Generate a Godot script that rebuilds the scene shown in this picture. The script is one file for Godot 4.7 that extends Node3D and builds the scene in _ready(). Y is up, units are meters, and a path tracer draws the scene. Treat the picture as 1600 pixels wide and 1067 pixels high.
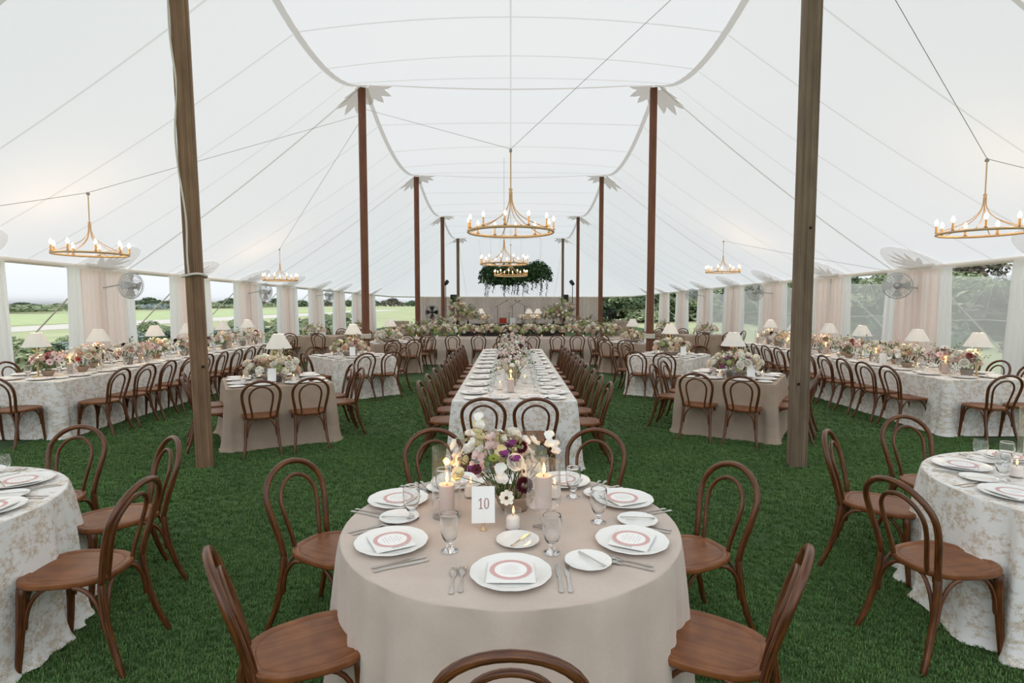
extends Node3D
# A sailcloth tent dressed for a dinner. x to the right, y up, the camera looks along -z; w(x, y, f) takes f metres ahead of the camera.

var M := {}
var used := {}
var rng := RandomNumberGenerator.new()
const TH := 0.77          # table height
const EYE := 1.8
const XW := 8.65          # half width of the tent
const POLE_Z := [-7.4, -0.6, 6.18, 12.95, 20.1, 27.3, 35.2]
const POLE_H := [6.65, 6.65, 6.65, 6.66, 6.28, 5.98, 5.87]
const SAG := [0.8, 0.8, 0.8, 0.62, 0.5, 0.45]
const PX := 3.24          # half distance of the pole rows
const Z_END := 42.5
const TURF := 0.0

# ---------------------------------------------------------------- geometry
class G:
	var v := PackedVector3Array()
	var n := PackedVector3Array()
	var uv := PackedVector2Array()
	var c := PackedColorArray()
	var ix := PackedInt32Array()
	var tint := Color(1, 1, 1)
	# rows of points; the outside is columns x rows
	func grid(P: Array, wrap := false, flip := false, us := 1.0, vs := 1.0, uvs = null):
		var b := v.size()
		var m: int = P.size()
		var k: int = P[0].size()
		for i in m:
			for j in k:
				v.append(P[i][j]); n.append(Vector3.ZERO); c.append(tint)
				uv.append(uvs[i][j] if uvs != null else Vector2(us * j / (k - 1.0), vs * i / (m - 1.0)))
		for i in m - 1:
			for j in k - 1:
				var a := b + i * k + j
				tri(a, a + k + 1, a + 1, flip)
				tri(a, a + k, a + k + 1, flip)
		if wrap:
			for i in m:
				var s: Vector3 = n[b + i * k] + n[b + i * k + k - 1]
				n[b + i * k] = s; n[b + i * k + k - 1] = s
		for row in [0, m - 1]:
			if (v[b + row * k] - v[b + row * k + k / 2]).length() < 1e-5:
				var s2 := Vector3.ZERO
				for j in k: s2 += n[b + row * k + j]
				for j in k: n[b + row * k + j] = s2
	func tri(a: int, q: int, d: int, flip := false):
		var e := (v[d] - v[a]).cross(v[q] - v[a])
		if flip:
			ix.append_array([a, d, q]); e = -e
		else:
			ix.append_array([a, q, d])
		n[a] += e; n[q] += e; n[d] += e
	func flat(pts: Array, uvs = null):
		# a convex face, counter-clockwise seen from outside
		var b := v.size()
		for k in pts.size():
			v.append(pts[k]); n.append(Vector3.ZERO); c.append(tint)
			uv.append(uvs[k] if uvs != null else Vector2(pts[k].x + pts[k].z, pts[k].y))
		for k in range(1, pts.size() - 1): tri(b, b + k + 1, b + k)
	func lathe(prof: Array, seg := 24, at := Vector3.ZERO, lobes := 0.0, amp := 0.0, rim := 1.0):
		var P := []
		for q in prof:
			var row := PackedVector3Array()
			for j in seg + 1:
				var a := TAU * j / seg
				var r: float = q[0]
				if lobes > 0: r *= 1.0 + amp * (absf(sin(a * lobes)) - 0.5) * smoothstep(0.35 * rim, 0.9 * rim, r)
				row.append(at + Vector3(r * cos(a), q[1], -r * sin(a)))
			P.append(row)
		grid(P, true, false, 4.0, 1.0)
	func tube(path: Array, rad, seg := 10, caps := true, flatten := 1.0, up := Vector3.ZERO):
		var m: int = path.size()
		var P := []
		var U := []
		var N := Vector3.ZERO
		var along := 0.0
		for i in m:
			var T: Vector3 = (path[min(i + 1, m - 1)] - path[max(i - 1, 0)]).normalized()
			if i == 0:
				N = up if up != Vector3.ZERO else (Vector3.UP if absf(T.y) < 0.9 else Vector3.RIGHT)
			elif up != Vector3.ZERO: N = up
			if i > 0: along += (path[i] - path[i - 1]).length()
			N = (N - T * N.dot(T)).normalized()
			var B := T.cross(N)
			var r: float = rad[i] if rad is Array or rad is PackedFloat32Array else rad
			var row := PackedVector3Array()
			var ur := PackedVector2Array()
			for j in seg + 1:
				var a := TAU * j / seg
				row.append(path[i] + N * (r * cos(a) * flatten) + B * (r * sin(a)))
				ur.append(Vector2(1.0 * j / seg, along * 2.0))
			if caps and i == 0:
				var e := PackedVector3Array(); e.resize(seg + 1); e.fill(path[0]); P.append(e); U.append(ur)
			P.append(row); U.append(ur)
			if caps and i == m - 1:
				var e2 := PackedVector3Array(); e2.resize(seg + 1); e2.fill(path[i]); P.append(e2); U.append(ur)
		grid(P, true, false, 1, 1, U)
	func box(a: Vector3, s: Vector3, t := Basis()):
		# centred at a
		var h := s / 2
		for f in [[Vector3(1,0,0),Vector3(0,1,0),Vector3(0,0,1)],[Vector3(-1,0,0),Vector3(0,0,1),Vector3(0,1,0)],[Vector3(0,1,0),Vector3(0,0,1),Vector3(1,0,0)],[Vector3(0,-1,0),Vector3(1,0,0),Vector3(0,0,1)],[Vector3(0,0,1),Vector3(1,0,0),Vector3(0,1,0)],[Vector3(0,0,-1),Vector3(0,1,0),Vector3(1,0,0)]]:
			var o: Vector3 = f[0] * h; var p: Vector3 = f[1] * h; var q: Vector3 = f[2] * h
			flat([a + t * (o - p - q), a + t * (o + p - q), a + t * (o + p + q), a + t * (o - p + q)], [Vector2(0,0),Vector2(1,0),Vector2(1,1),Vector2(0,1)])
	func rise(p: Vector2) -> float: return 0.008 * smoothstep(-0.02, -0.06, p.y) * (1.0 - 0.9 * smoothstep(-0.06, -0.1, p.y)) + 0.002
	func slab(poly: PackedVector2Array, y0: float, y1: float, curved := false):
		# flat outline (x, z) with thickness
		var t := Geometry2D.triangulate_polygon(poly)
		for side in 2:
			var b := v.size()
			for p in poly:
				var y := y1 if side == 0 else y0
				if curved: y += rise(p)
				v.append(Vector3(p.x, y, p.y)); n.append(Vector3.ZERO); c.append(tint); uv.append(p)
			for k in range(0, t.size(), 3):
				var a := t[k]; var d := t[k + 1]; var e := t[k + 2]
				var up: bool = (v[b + e] - v[b + a]).cross(v[b + d] - v[b + a]).y > 0
				tri(b + a, b + d, b + e, up != (side == 0))
		var cw := Geometry2D.is_polygon_clockwise(poly)
		for k in poly.size():
			var p := poly[k]; var q := poly[(k + 1) % poly.size()]
			var lp: float = rise(p) if curved else 0.0
			var lq: float = rise(q) if curved else 0.0
			var f := [Vector3(p.x, y0 + lp, p.y), Vector3(p.x, y1 + lp, p.y), Vector3(q.x, y1 + lq, q.y), Vector3(q.x, y0 + lq, q.y)]
			if cw: f.reverse()
			flat(f)
	func add(o: G, t: Transform3D):
		var b := v.size()
		for k in o.v.size():
			v.append(t * o.v[k]); n.append(t.basis * o.n[k]); uv.append(o.uv[k]); c.append(o.c[k] * tint)
		for k in o.ix: ix.append(b + k)
	func mesh() -> ArrayMesh:
		for k in n.size():
			n[k] = n[k].normalized() if n[k].length_squared() > 1e-18 else Vector3.UP
		var A := []
		A.resize(Mesh.ARRAY_MAX)
		A[Mesh.ARRAY_VERTEX] = v; A[Mesh.ARRAY_NORMAL] = n; A[Mesh.ARRAY_TEX_UV] = uv; A[Mesh.ARRAY_COLOR] = c; A[Mesh.ARRAY_INDEX] = ix
		var me := ArrayMesh.new()
		me.add_surface_from_arrays(Mesh.PRIMITIVE_TRIANGLES, A)
		return me

func w(x: float, y: float, f: float) -> Vector3: return Vector3(x, y, -f)
func facing(dx: float, df: float) -> float: return atan2(-dx, df)

# ---------------------------------------------------------------- objects
func numbered(called: String) -> String:
	if used.has(called):
		used[called] += 1
		return "%s_%03d" % [called, used[called]]
	used[called] = 0
	return called
func tag(o: Node3D, label: String, category: String, group := "", kind := ""):
	o.set_meta("label", label); o.set_meta("category", category)
	if group != "": o.set_meta("group", group)
	elif o.has_meta("group"): o.remove_meta("group")
	if kind != "": o.set_meta("kind", kind)
func thing(called: String, label: String, category: String, at := Vector3.ZERO, turn := 0.0, group := "") -> Node3D:
	var o := Node3D.new()
	o.name = numbered(called)
	add_child(o)
	o.position = at; o.rotation.y = turn
	tag(o, label, category, group)
	return o
func part(called: String, me: Mesh, m: Material, parent: Node, at := Vector3.ZERO, turn := 0.0) -> MeshInstance3D:
	var o := MeshInstance3D.new()
	o.name = called if parent != self else numbered(called)
	o.mesh = me
	o.material_override = m
	parent.add_child(o, true)
	o.position = at; o.rotation.y = turn
	return o
func single(called: String, me: Mesh, m: Material, label: String, category: String, at := Vector3.ZERO, turn := 0.0, group := "") -> MeshInstance3D:
	var o := part(called, me, m, self, at, turn)
	tag(o, label, category, group)
	return o
func structure(called: String, me: Mesh, m: Material, label := "") -> MeshInstance3D:
	var o := MeshInstance3D.new()
	o.name = called
	if me: o.mesh = me
	if m: o.material_override = m
	add_child(o)
	o.set_meta("kind", "structure")
	if label != "": o.set_meta("label", label)
	return o
func copy(o: Node3D, called: String, label: String, category: String, at: Vector3, turn := 0.0, group := "") -> Node3D:
	var r: Node3D = o.duplicate()
	r.name = numbered(called)
	add_child(r)
	r.position = at; r.rotation = Vector3(0, turn, 0)
	tag(r, label, category, group)
	return r

# ---------------------------------------------------------------- materials
func mat(key: String, color: Color, rough := 0.8, metal := 0.0) -> StandardMaterial3D:
	var m := StandardMaterial3D.new()
	m.resource_name = key
	m.albedo_color = color
	m.roughness = rough
	m.metallic = metal
	M[key] = m
	return m
func tinted(key: String, rough := 0.8, back := 0.0) -> StandardMaterial3D:
	var m := mat(key, Color(1, 1, 1), rough)
	m.vertex_color_use_as_albedo = true
	if back > 0:
		m.backlight_enabled = true
		m.backlight = Color(back, back, back)
	return m
func noise(freq: float, sd: int, oct := 4) -> FastNoiseLite:
	var f := FastNoiseLite.new()
	f.seed = sd; f.frequency = freq; f.fractal_octaves = oct
	f.noise_type = FastNoiseLite.TYPE_SIMPLEX_SMOOTH
	return f
func ramp_image(src: Image, a: Color, b: Color, gamma := 1.0) -> Image:
	var im := Image.create(src.get_width(), src.get_height(), false, Image.FORMAT_RGB8)
	for y in src.get_height():
		for x in src.get_width():
			im.set_pixel(x, y, a.lerp(b, pow(src.get_pixel(x, y).r, gamma)))
	return im
func tex(im: Image) -> ImageTexture:
	return ImageTexture.create_from_image(im)
func glow(key: String, color: Color, energy: float) -> StandardMaterial3D:
	var m := mat(key, color)
	m.emission_enabled = true
	m.emission = color
	m.emission_energy_multiplier = energy
	return m
func streaks(wd: int, ht: int, sd: int, freq: float, across: int) -> Image:
	var im := noise(freq, sd).get_seamless_image(wd, across)
	im.resize(wd, ht, Image.INTERPOLATE_CUBIC)
	return im
func mix_image(a: Image, b: Image, share: float) -> Image:
	var im := Image.create(a.get_width(), a.get_height(), false, Image.FORMAT_L8)
	for y in a.get_height():
		for x in a.get_width():
			var q := lerpf(a.get_pixel(x, y).r, b.get_pixel(x, y).r, share)
			im.set_pixel(x, y, Color(q, q, q))
	return im

func brocade_image() -> Image:
	# beige flower sprigs woven on white
	var im := Image.create(768, 768, false, Image.FORMAT_RGB8)
	var ground := noise(0.02, 5).get_seamless_image(768, 768)
	for y in 768:
		for x in 768:
			im.set_pixel(x, y, Color(0.905, 0.9, 0.885).lerp(Color(0.93, 0.925, 0.915), ground.get_pixel(x, y).r))
	var r := RandomNumberGenerator.new()
	r.seed = 41
	var ink := Color(0.77, 0.71, 0.635)
	for s in 200:
		var c := Vector2(r.randf() * 768, r.randf() * 768)
		var turn := r.randf() * TAU
		for b in 4:
			var p := c
			var d := turn + b * TAU / 4 + r.randf_range(-0.5, 0.5)
			for k in r.randi_range(3, 6):
				p += Vector2(cos(d), sin(d)) * 7.0
				d += r.randf_range(-0.5, 0.5)
				for side in [-1, 1]:
					var q: Vector2 = p + Vector2(cos(d + side * 1.1), sin(d + side * 1.1)) * 5.0
					leaf_dab(im, q, d + side * 0.9, r.randf_range(3, 6), r.randf_range(1.4, 2.4), ink.lerp(Color(0.87, 0.83, 0.78), r.randf() * 0.9))
		for k in 7:
			leaf_dab(im, c + Vector2(cos(k * 0.9), sin(k * 0.9)) * 5.5, k * 0.9, 4.5, 3, ink.lerp(Color(0.82, 0.77, 0.71), r.randf()))
	return im
func leaf_dab(im: Image, c: Vector2, d: float, a: float, b: float, col: Color):
	var ca := cos(d); var sa := sin(d)
	for y in range(int(c.y - a), int(c.y + a) + 1):
		for x in range(int(c.x - a), int(c.x + a) + 1):
			var dx := x - c.x; var dy := y - c.y
			var u := (dx * ca + dy * sa) / a; var q := (-dx * sa + dy * ca) / b
			if u * u + q * q < 1.0: im.set_pixel(posmod(x, im.get_width()), posmod(y, im.get_height()), col)

func make_materials():
	var m: StandardMaterial3D
	# bentwood
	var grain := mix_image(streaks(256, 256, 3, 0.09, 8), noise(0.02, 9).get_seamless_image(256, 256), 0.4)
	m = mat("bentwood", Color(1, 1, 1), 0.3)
	m.albedo_texture = tex(ramp_image(grain, Color(0.17, 0.075, 0.03), Color(0.64, 0.40, 0.21), 1.35))  # tone range widened so gloss highlights and dark sides sit in the grain
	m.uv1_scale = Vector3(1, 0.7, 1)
	m = mat("bentwood_seat", Color(1, 1, 1), 0.42)
	m.albedo_texture = tex(ramp_image(mix_image(streaks(256, 256, 13, 0.05, 8), noise(0.012, 19).get_seamless_image(256, 256), 0.5), Color(0.38, 0.205, 0.095), Color(0.59, 0.375, 0.205)))
	m.uv1_scale = Vector3(2, 2, 1)
	m = mat("seat_edge", Color(0.46, 0.27, 0.13), 0.4)
	# tent poles
	var pole_grain := mix_image(streaks(256, 512, 23, 0.1, 5), noise(0.015, 29).get_seamless_image(256, 512), 0.35)
	m = mat("pole_wood", Color(1, 1, 1), 0.75)
	m.albedo_texture = tex(ramp_image(pole_grain, Color(0.34, 0.25, 0.175), Color(0.66, 0.53, 0.40)))
	m.uv1_scale = Vector3(1, 0.22, 1)
	m = mat("pole_wood_grey", Color(1, 1, 1), 0.8)
	m.albedo_texture = tex(ramp_image(pole_grain, Color(0.31, 0.255, 0.20), Color(0.61, 0.53, 0.44)))
	m.uv1_scale = Vector3(1, 0.22, 1)
	m = mat("pole_wood_red", Color(1, 1, 1), 0.65)
	m.albedo_texture = tex(ramp_image(pole_grain, Color(0.32, 0.185, 0.12), Color(0.61, 0.39, 0.27)))
	m.uv1_scale = Vector3(1, 0.22, 1)
	mat("knot", Color(0.1, 0.065, 0.045), 0.9)
	# tent cloth
	m = mat("sailcloth", Color(0.95, 0.95, 0.94), 0.9)
	m.backlight_enabled = true; m.backlight = Color(1, 1, 1)
	m = mat("webbing", Color(0.86, 0.82, 0.75), 0.9)
	m.backlight_enabled = true; m.backlight = Color(0.75, 0.75, 0.75)
	m = mat("seam", Color(0.89, 0.875, 0.84), 0.9)
	m.backlight_enabled = true; m.backlight = Color(0.9, 0.9, 0.9)
	m = mat("patch", Color(0.86, 0.82, 0.75, 0.6), 0.9)
	m.transparency = BaseMaterial3D.TRANSPARENCY_ALPHA
	m = mat("eave_patch", Color(0.93, 0.91, 0.87, 0.3), 0.9)
	m.transparency = BaseMaterial3D.TRANSPARENCY_ALPHA
	mat("eave_roll", Color(0.94, 0.92, 0.88), 0.9)
	m = mat("eave_star", Color(0.86, 0.82, 0.76, 0.5), 0.9)
	m.transparency = BaseMaterial3D.TRANSPARENCY_ALPHA
	mat("cable", Color(0.62, 0.62, 0.61), 0.6, 0.1)
	mat("rope", Color(0.86, 0.84, 0.79), 0.95)
	m = mat("blush_sheer", Color(0.955, 0.84, 0.79), 0.9)
	m.backlight_enabled = true; m.backlight = Color(1, 1, 1)
	m = mat("white_sheer", Color(0.93, 0.925, 0.915), 0.9)
	m.backlight_enabled = true; m.backlight = Color(1, 1, 1)
	m = mat("back_drape", Color(0.78, 0.705, 0.66), 0.9)
	m.backlight_enabled = true; m.backlight = Color(0.6, 0.6, 0.6)
	m = mat("clear_vinyl", Color(0.88, 0.91, 0.92, 0.48), 0.35)
	m.backlight_enabled = true; m.backlight = Color(1, 1, 1)
	m.transparency = BaseMaterial3D.TRANSPARENCY_ALPHA
	# table linen
	m = mat("brocade", Color(1, 1, 1), 0.75)
	m.albedo_texture = tex(brocade_image())
	m.uv1_scale = Vector3(1.6, 1.6, 1)
	var vel := mix_image(noise(0.012, 61).get_seamless_image(256, 256), noise(0.2, 62).get_seamless_image(256, 256), 0.3)
	m = mat("taupe_velvet", Color(1, 1, 1), 0.85)
	m.albedo_texture = tex(ramp_image(vel, Color(0.73, 0.665, 0.615), Color(0.80, 0.74, 0.69)))
	m.rim_enabled = true; m.rim = 0.6; m.rim_tint = 0.3
	m = mat("taupe_linen", Color(1, 1, 1), 0.9)
	m.albedo_texture = tex(ramp_image(vel, Color(0.65, 0.575, 0.51), Color(0.72, 0.645, 0.575)))
	m = mat("lit_taupe", Color(1, 1, 1), 0.9)
	m.albedo_texture = tex(ramp_image(vel, Color(0.79, 0.735, 0.685), Color(0.86, 0.81, 0.76)))  # taupe cloth lightened: the brighter light on it is put into the colour
	# tableware
	m = mat("china", Color(0.94, 0.94, 0.925), 0.22)
	m.clearcoat_enabled = true; m.clearcoat = 0.4; m.clearcoat_roughness = 0.1
	mat("silver", Color(0.78, 0.77, 0.75), 0.22, 0.95)
	mat("napkin", Color(0.94, 0.935, 0.92), 0.9)
	mat("card", Color(0.965, 0.965, 0.955), 0.8)
	m = mat("pink_print", Color(1, 1, 1), 0.8)
	m.albedo_texture = tex(ramp_image(noise(0.16, 71, 2).get_seamless_image(128, 128), Color(0.74, 0.52, 0.52), Color(0.94, 0.83, 0.81), 1.0))
	m.uv1_scale = Vector3(3, 1, 1)
	mat("grey_print", Color(0.78, 0.76, 0.76), 0.8)
	mat("numeral_ink", Color(0.66, 0.49, 0.46), 0.8)
	m = mat("glass", Color(0.97, 0.98, 0.98, 0.012), 0.02)
	m.transparency = BaseMaterial3D.TRANSPARENCY_ALPHA
	m = mat("thick_glass", Color(0.98, 0.985, 0.985, 0.02), 0.02)
	m.refraction_enabled = true; m.refraction_scale = 0.05
	m = mat("footed_glass", Color(0.97, 0.98, 0.98, 0.02), 0.02)
	m.transparency = BaseMaterial3D.TRANSPARENCY_ALPHA
	m = mat("wax", Color(0.80, 0.735, 0.705), 0.6)
	m.subsurf_scatter_enabled = true; m.subsurf_scatter_strength = 0.3
	m = mat("white_wax", Color(0.93, 0.9, 0.87), 0.6)
	m.subsurf_scatter_enabled = true; m.subsurf_scatter_strength = 0.3
	mat("wick", Color(0.08, 0.06, 0.05), 0.9)
	glow("flame", Color(1.0, 0.78, 0.5), 9.0)
	glow("bulb", Color(1.0, 0.86, 0.66), 16.0)
	mat("gold", Color(0.80, 0.69, 0.54), 0.4, 0.4)
	mat("gold_leaf", Color(0.80, 0.69, 0.52), 0.45, 0.25)
	mat("candle_sleeve", Color(0.83, 0.66, 0.42), 0.5, 0.3)
	m = mat("lamp_shade", Color(0.97, 0.965, 0.95), 0.9)
	m.backlight_enabled = true; m.backlight = Color(0.8, 0.8, 0.8)
	mat("bowl", Color(0.63, 0.55, 0.48), 0.7)
	mat("stone_bowl", Color(0.60, 0.565, 0.53), 0.8)
	# plants
	tinted("petals", 0.75, 0.5)
	tinted("leaves", 0.6, 0.5)
	tinted("bush", 0.8, 0.35)
	mat("stem", Color(0.32, 0.42, 0.2), 0.7)
	mat("bark", Color(0.3, 0.25, 0.2), 0.9)
	tinted("grass_blade", 0.65, 0.4)
	var turf := mix_image(noise(0.01, 81).get_seamless_image(512, 512), noise(0.25, 82).get_seamless_image(512, 512), 0.6)
	m = mat("turf", Color(1, 1, 1), 0.95)
	m.albedo_texture = tex(ramp_image(turf, Color(0.15, 0.24, 0.11), Color(0.29, 0.41, 0.21)))
	m.uv1_triplanar = true; m.uv1_world_triplanar = true; m.uv1_scale = Vector3(0.55, 0.55, 0.55)
	m = mat("field", Color(1, 1, 1), 0.95)
	m.albedo_texture = tex(ramp_image(mix_image(noise(0.008, 83).get_seamless_image(512, 512), noise(0.12, 84).get_seamless_image(512, 512), 0.4), Color(0.60, 0.64, 0.46), Color(0.76, 0.78, 0.60)))  # field greens paled, with the bright haze put into their colour
	m.uv1_triplanar = true; m.uv1_world_triplanar = true; m.uv1_scale = Vector3(0.04, 0.04, 0.04)
	m = mat("fairway", Color(1, 1, 1), 0.95)
	m.albedo_texture = tex(ramp_image(noise(0.03, 85).get_seamless_image(256, 256), Color(0.64, 0.71, 0.50), Color(0.74, 0.79, 0.58)))
	m.uv1_triplanar = true; m.uv1_world_triplanar = true; m.uv1_scale = Vector3(0.05, 0.05, 0.05)
	m = mat("sand", Color(1, 1, 1), 0.95)
	m.albedo_texture = tex(ramp_image(noise(0.05, 86).get_seamless_image(256, 256), Color(0.76, 0.74, 0.69), Color(0.87, 0.85, 0.81)))
	m.uv1_triplanar = true; m.uv1_world_triplanar = true; m.uv1_scale = Vector3(0.2, 0.2, 0.2)
	# gear
	mat("black", Color(0.05, 0.05, 0.055), 0.5)
	mat("dark_wood", Color(0.13, 0.085, 0.065), 0.5)
	mat("fan_metal", Color(0.76, 0.77, 0.77), 0.4, 0.2)
	mat("fan_blade", Color(0.82, 0.83, 0.83), 0.5, 0.0)
	mat("dark_metal", Color(0.16, 0.17, 0.17), 0.45, 0.4)
	mat("drum_red", Color(0.72, 0.2, 0.1), 0.4)
	mat("brass", Color(0.7, 0.55, 0.3), 0.3, 0.8)
	mat("white_paint", Color(0.9, 0.9, 0.9), 0.6)
	mat("teal", Color(0.1, 0.3, 0.28), 0.7)
	mat("strap", Color(0.72, 0.70, 0.65), 0.9)
	mat("concrete", Color(0.75, 0.74, 0.72), 0.9)

# ---------------------------------------------------------------- the tent
func bay_of(f: float) -> int:
	for k in POLE_Z.size() - 1:
		if f <= POLE_Z[k + 1]: return k
	return POLE_Z.size() - 2
func row_height(f: float) -> float:
	var k := bay_of(f)
	var u: float = clampf((f - POLE_Z[k]) / (POLE_Z[k + 1] - POLE_Z[k]), 0, 1)
	return lerpf(POLE_H[k], POLE_H[k + 1], u) - SAG[k] * 4 * u * (1 - u)
func mid_height(f: float) -> float:
	var k := bay_of(f)
	var u: float = clampf((f - POLE_Z[k]) / (POLE_Z[k + 1] - POLE_Z[k]), 0, 1)
	return lerpf(POLE_H[k], POLE_H[k + 1], u) - 0.12 - 0.55 * SAG[k] * 4 * u * (1 - u)
func eave(f: float) -> float: return 2.66 - 0.0085 * clampf(f, 0, 45)
func roof(x: float, f: float) -> float:
	if f > POLE_Z[-1]:
		var q := Vector2(x - clampf(x, -PX, PX), f - POLE_Z[-1])
		var d := q.normalized()
		var most := 1e9
		if d.y > 0.001: most = (Z_END - POLE_Z[-1]) / d.y
		if absf(d.x) > 0.001: most = minf(most, (XW - PX) / absf(d.x))
		var cn := 0.55 * absf(d.x) + d.y * 0.835                      # the cut corner
		if cn > 0 and absf(d.x) > 0.05: most = minf(most, 7.9 / cn)
		var t := clampf(q.length() / most, 0, 1)
		return lerpf(mid_or_row(clampf(x, -PX, PX), POLE_Z[-1]), eave(f), t) - 0.14 * 4 * t * (1 - t)
	if absf(x) <= PX: return mid_or_row(x, f)
	var t2 := clampf((absf(x) - PX) / (XW - PX), 0, 1)
	return lerpf(row_height(f), eave(f), t2) - 0.14 * 4 * t2 * (1 - t2)
func mid_or_row(x: float, f: float) -> float:
	var q := x / PX
	return lerpf(mid_height(f), row_height(f), q * q)
func on_roof(x: float, f: float, below := 0.0) -> Vector3: return w(x, roof(x, f) - below, f)

# a strip of cloth lying in the gap between two panels: from a to b in plan, half its width across
func strip_on_roof(a: Vector2, b: Vector2, k: int, half: float) -> ArrayMesh:
	var d := (b - a).normalized()
	var n := Vector2(-d.y, d.x) * half
	var P := []
	for i in k + 1:
		var q := a.lerp(b, 1.0 * i / k)
		P.append(PackedVector3Array([on_roof(q.x + n.x, q.y + n.y), on_roof(q.x, q.y, 0.012), on_roof(q.x - n.x, q.y - n.y)]))
	var g := G.new()
	g.grid(P)
	return g.mesh()
func line2(a: Vector2, b: Vector2, k: int) -> Array:
	var r := []
	for i in k + 1: r.append(a.lerp(b, 1.0 * i / k))
	return r
func corner_reach(d: Vector2) -> float:
	var most := 1e9
	if d.y > 0.001: most = (Z_END - POLE_Z[-1]) / d.y
	if absf(d.x) > 0.001: most = minf(most, (XW - PX) / absf(d.x))
	var cn := 0.55 * absf(d.x) + d.y * 0.835
	if absf(d.x) > 0.05: most = minf(most, 7.9 / cn)
	return most

const SEAM := 0.014
const WEB := 0.045
const RAFT := 0.032
const FIRST := 1
func build_tent():
	var root := structure("ceiling", null, null, "white sailcloth tent roof over two rows of wooden poles")
	var last := POLE_Z.size() - 1
	# across: side, middle, middle, side; gaps for the webbing of the pole rows and the ridge seam
	var spans := [[-XW, -PX - WEB, 10], [-PX + WEB, -SEAM, 7], [SEAM, PX - WEB, 7], [PX + WEB, XW, 10]]
	for k in range(FIRST, last):
		for s in 5:
			var f0: float = lerpf(POLE_Z[k], POLE_Z[k + 1], s / 5.0)
			var f1: float = lerpf(POLE_Z[k], POLE_Z[k + 1], (s + 1) / 5.0)
			var g0: float = f0 + (RAFT if s == 0 else SEAM)
			var g1: float = f1 - (RAFT if s == 4 else SEAM)
			for sp in spans:
				var P := []
				for i in 5:
					var row := PackedVector3Array()
					for j in sp[2] + 1: row.append(on_roof(lerpf(sp[0], sp[1], j / float(sp[2])), lerpf(g0, g1, i / 4.0)))
					P.append(row)
				var g := G.new()
				g.grid(P)
				part("canopy_panel", g.mesh(), M.sailcloth, root)
				var m: Material = M.webbing if s == 0 else M.seam
				part("webbing" if s == 0 else "seam", strip_on_roof(Vector2(sp[0], f0), Vector2(sp[1], f0), sp[2], RAFT if s == 0 else SEAM), m, root)
		part("seam", strip_on_roof(Vector2(0, POLE_Z[k]), Vector2(0, POLE_Z[k + 1]), 20, SEAM), M.seam, root)
		for side in [-1, 1]:
			part("webbing", strip_on_roof(Vector2(side * PX, POLE_Z[k]), Vector2(side * PX, POLE_Z[k + 1]), 24, WEB), M.webbing, root)
	var fe: float = POLE_Z[last]
	part("webbing", strip_on_roof(Vector2(-XW, fe), Vector2(XW, fe), 40, RAFT), M.webbing, root)
	# hipped end
	for s in 5:
		var P := []
		for i in 7:
			var row := PackedVector3Array()
			for j in 4: row.append(on_roof(lerpf(lerpf(-PX, PX, s / 5.0) + SEAM, lerpf(-PX, PX, (s + 1) / 5.0) - SEAM, j / 3.0), lerpf(fe + RAFT, Z_END, i / 6.0)))
			P.append(row)
		var g := G.new()
		g.grid(P)
		part("canopy_panel", g.mesh(), M.sailcloth, root)
	for s in 6: part("seam", strip_on_roof(Vector2(lerpf(-PX, PX, s / 5.0), fe + RAFT), Vector2(lerpf(-PX, PX, s / 5.0), Z_END), 6, SEAM), M.seam, root)
	for side in [-1, 1]:
		for s in 4:
			var P := []
			for i in 7:
				var row := PackedVector3Array()
				for j in 5:
					var a := (s + j / 4.0) / 4.0 * PI / 2
					var d := Vector2(side * cos(a), sin(a))
					var q: Vector2 = Vector2(side * PX, fe) + d * corner_reach(d) * (i / 6.0)
					row.append(on_roof(q.x, q.y))
				P.append(row)
			var g := G.new()
			g.grid(P)
			part("canopy_panel", g.mesh(), M.sailcloth, root)
	for k in range(2, POLE_Z.size()):
		for side in [-1, 1]: part("pole_patch", sawtooth(side * PX, POLE_Z[k]), M.patch, root)
	for side in [-1, 1]:
		for f in side_poles(): 
			part("eave_patch", eave_fan(side, f, false), M.eave_patch, root)
			part("eave_star", eave_fan(side, f, true), M.eave_star, root)
	# roll of cloth along the eave
	var n := 1
	for side in [-1, 1]:
		var p := []
		for i in 41: p.append(w(side * XW, eave(lerpf(POLE_Z[FIRST], fe, i / 40.0)) - 0.02, lerpf(POLE_Z[FIRST], fe, i / 40.0)))
		for i in range(1, 9):
			var a := i / 8.0 * PI / 2
			var d := Vector2(side * cos(a), sin(a))
			var q: Vector2 = Vector2(side * PX, fe) + d * corner_reach(d)
			p.append(w(q.x, eave(q.y) - 0.02, q.y))
		p.append(w(0, eave(Z_END) - 0.02, Z_END))
		var g := G.new()
		g.tube(p, 0.055, 8)
		structure("trim_%d" % n, g.mesh(), M.eave_roll, "cream cloth roll along the tent eave, " + ("field side" if side < 0 else "clear-panel side"))
		n += 1

func side_poles() -> Array: return [5.5, 8.75, 12.0, 15.3, 18.6, 21.85, 25.1, 28.4, 31.7, 35.0]

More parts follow.
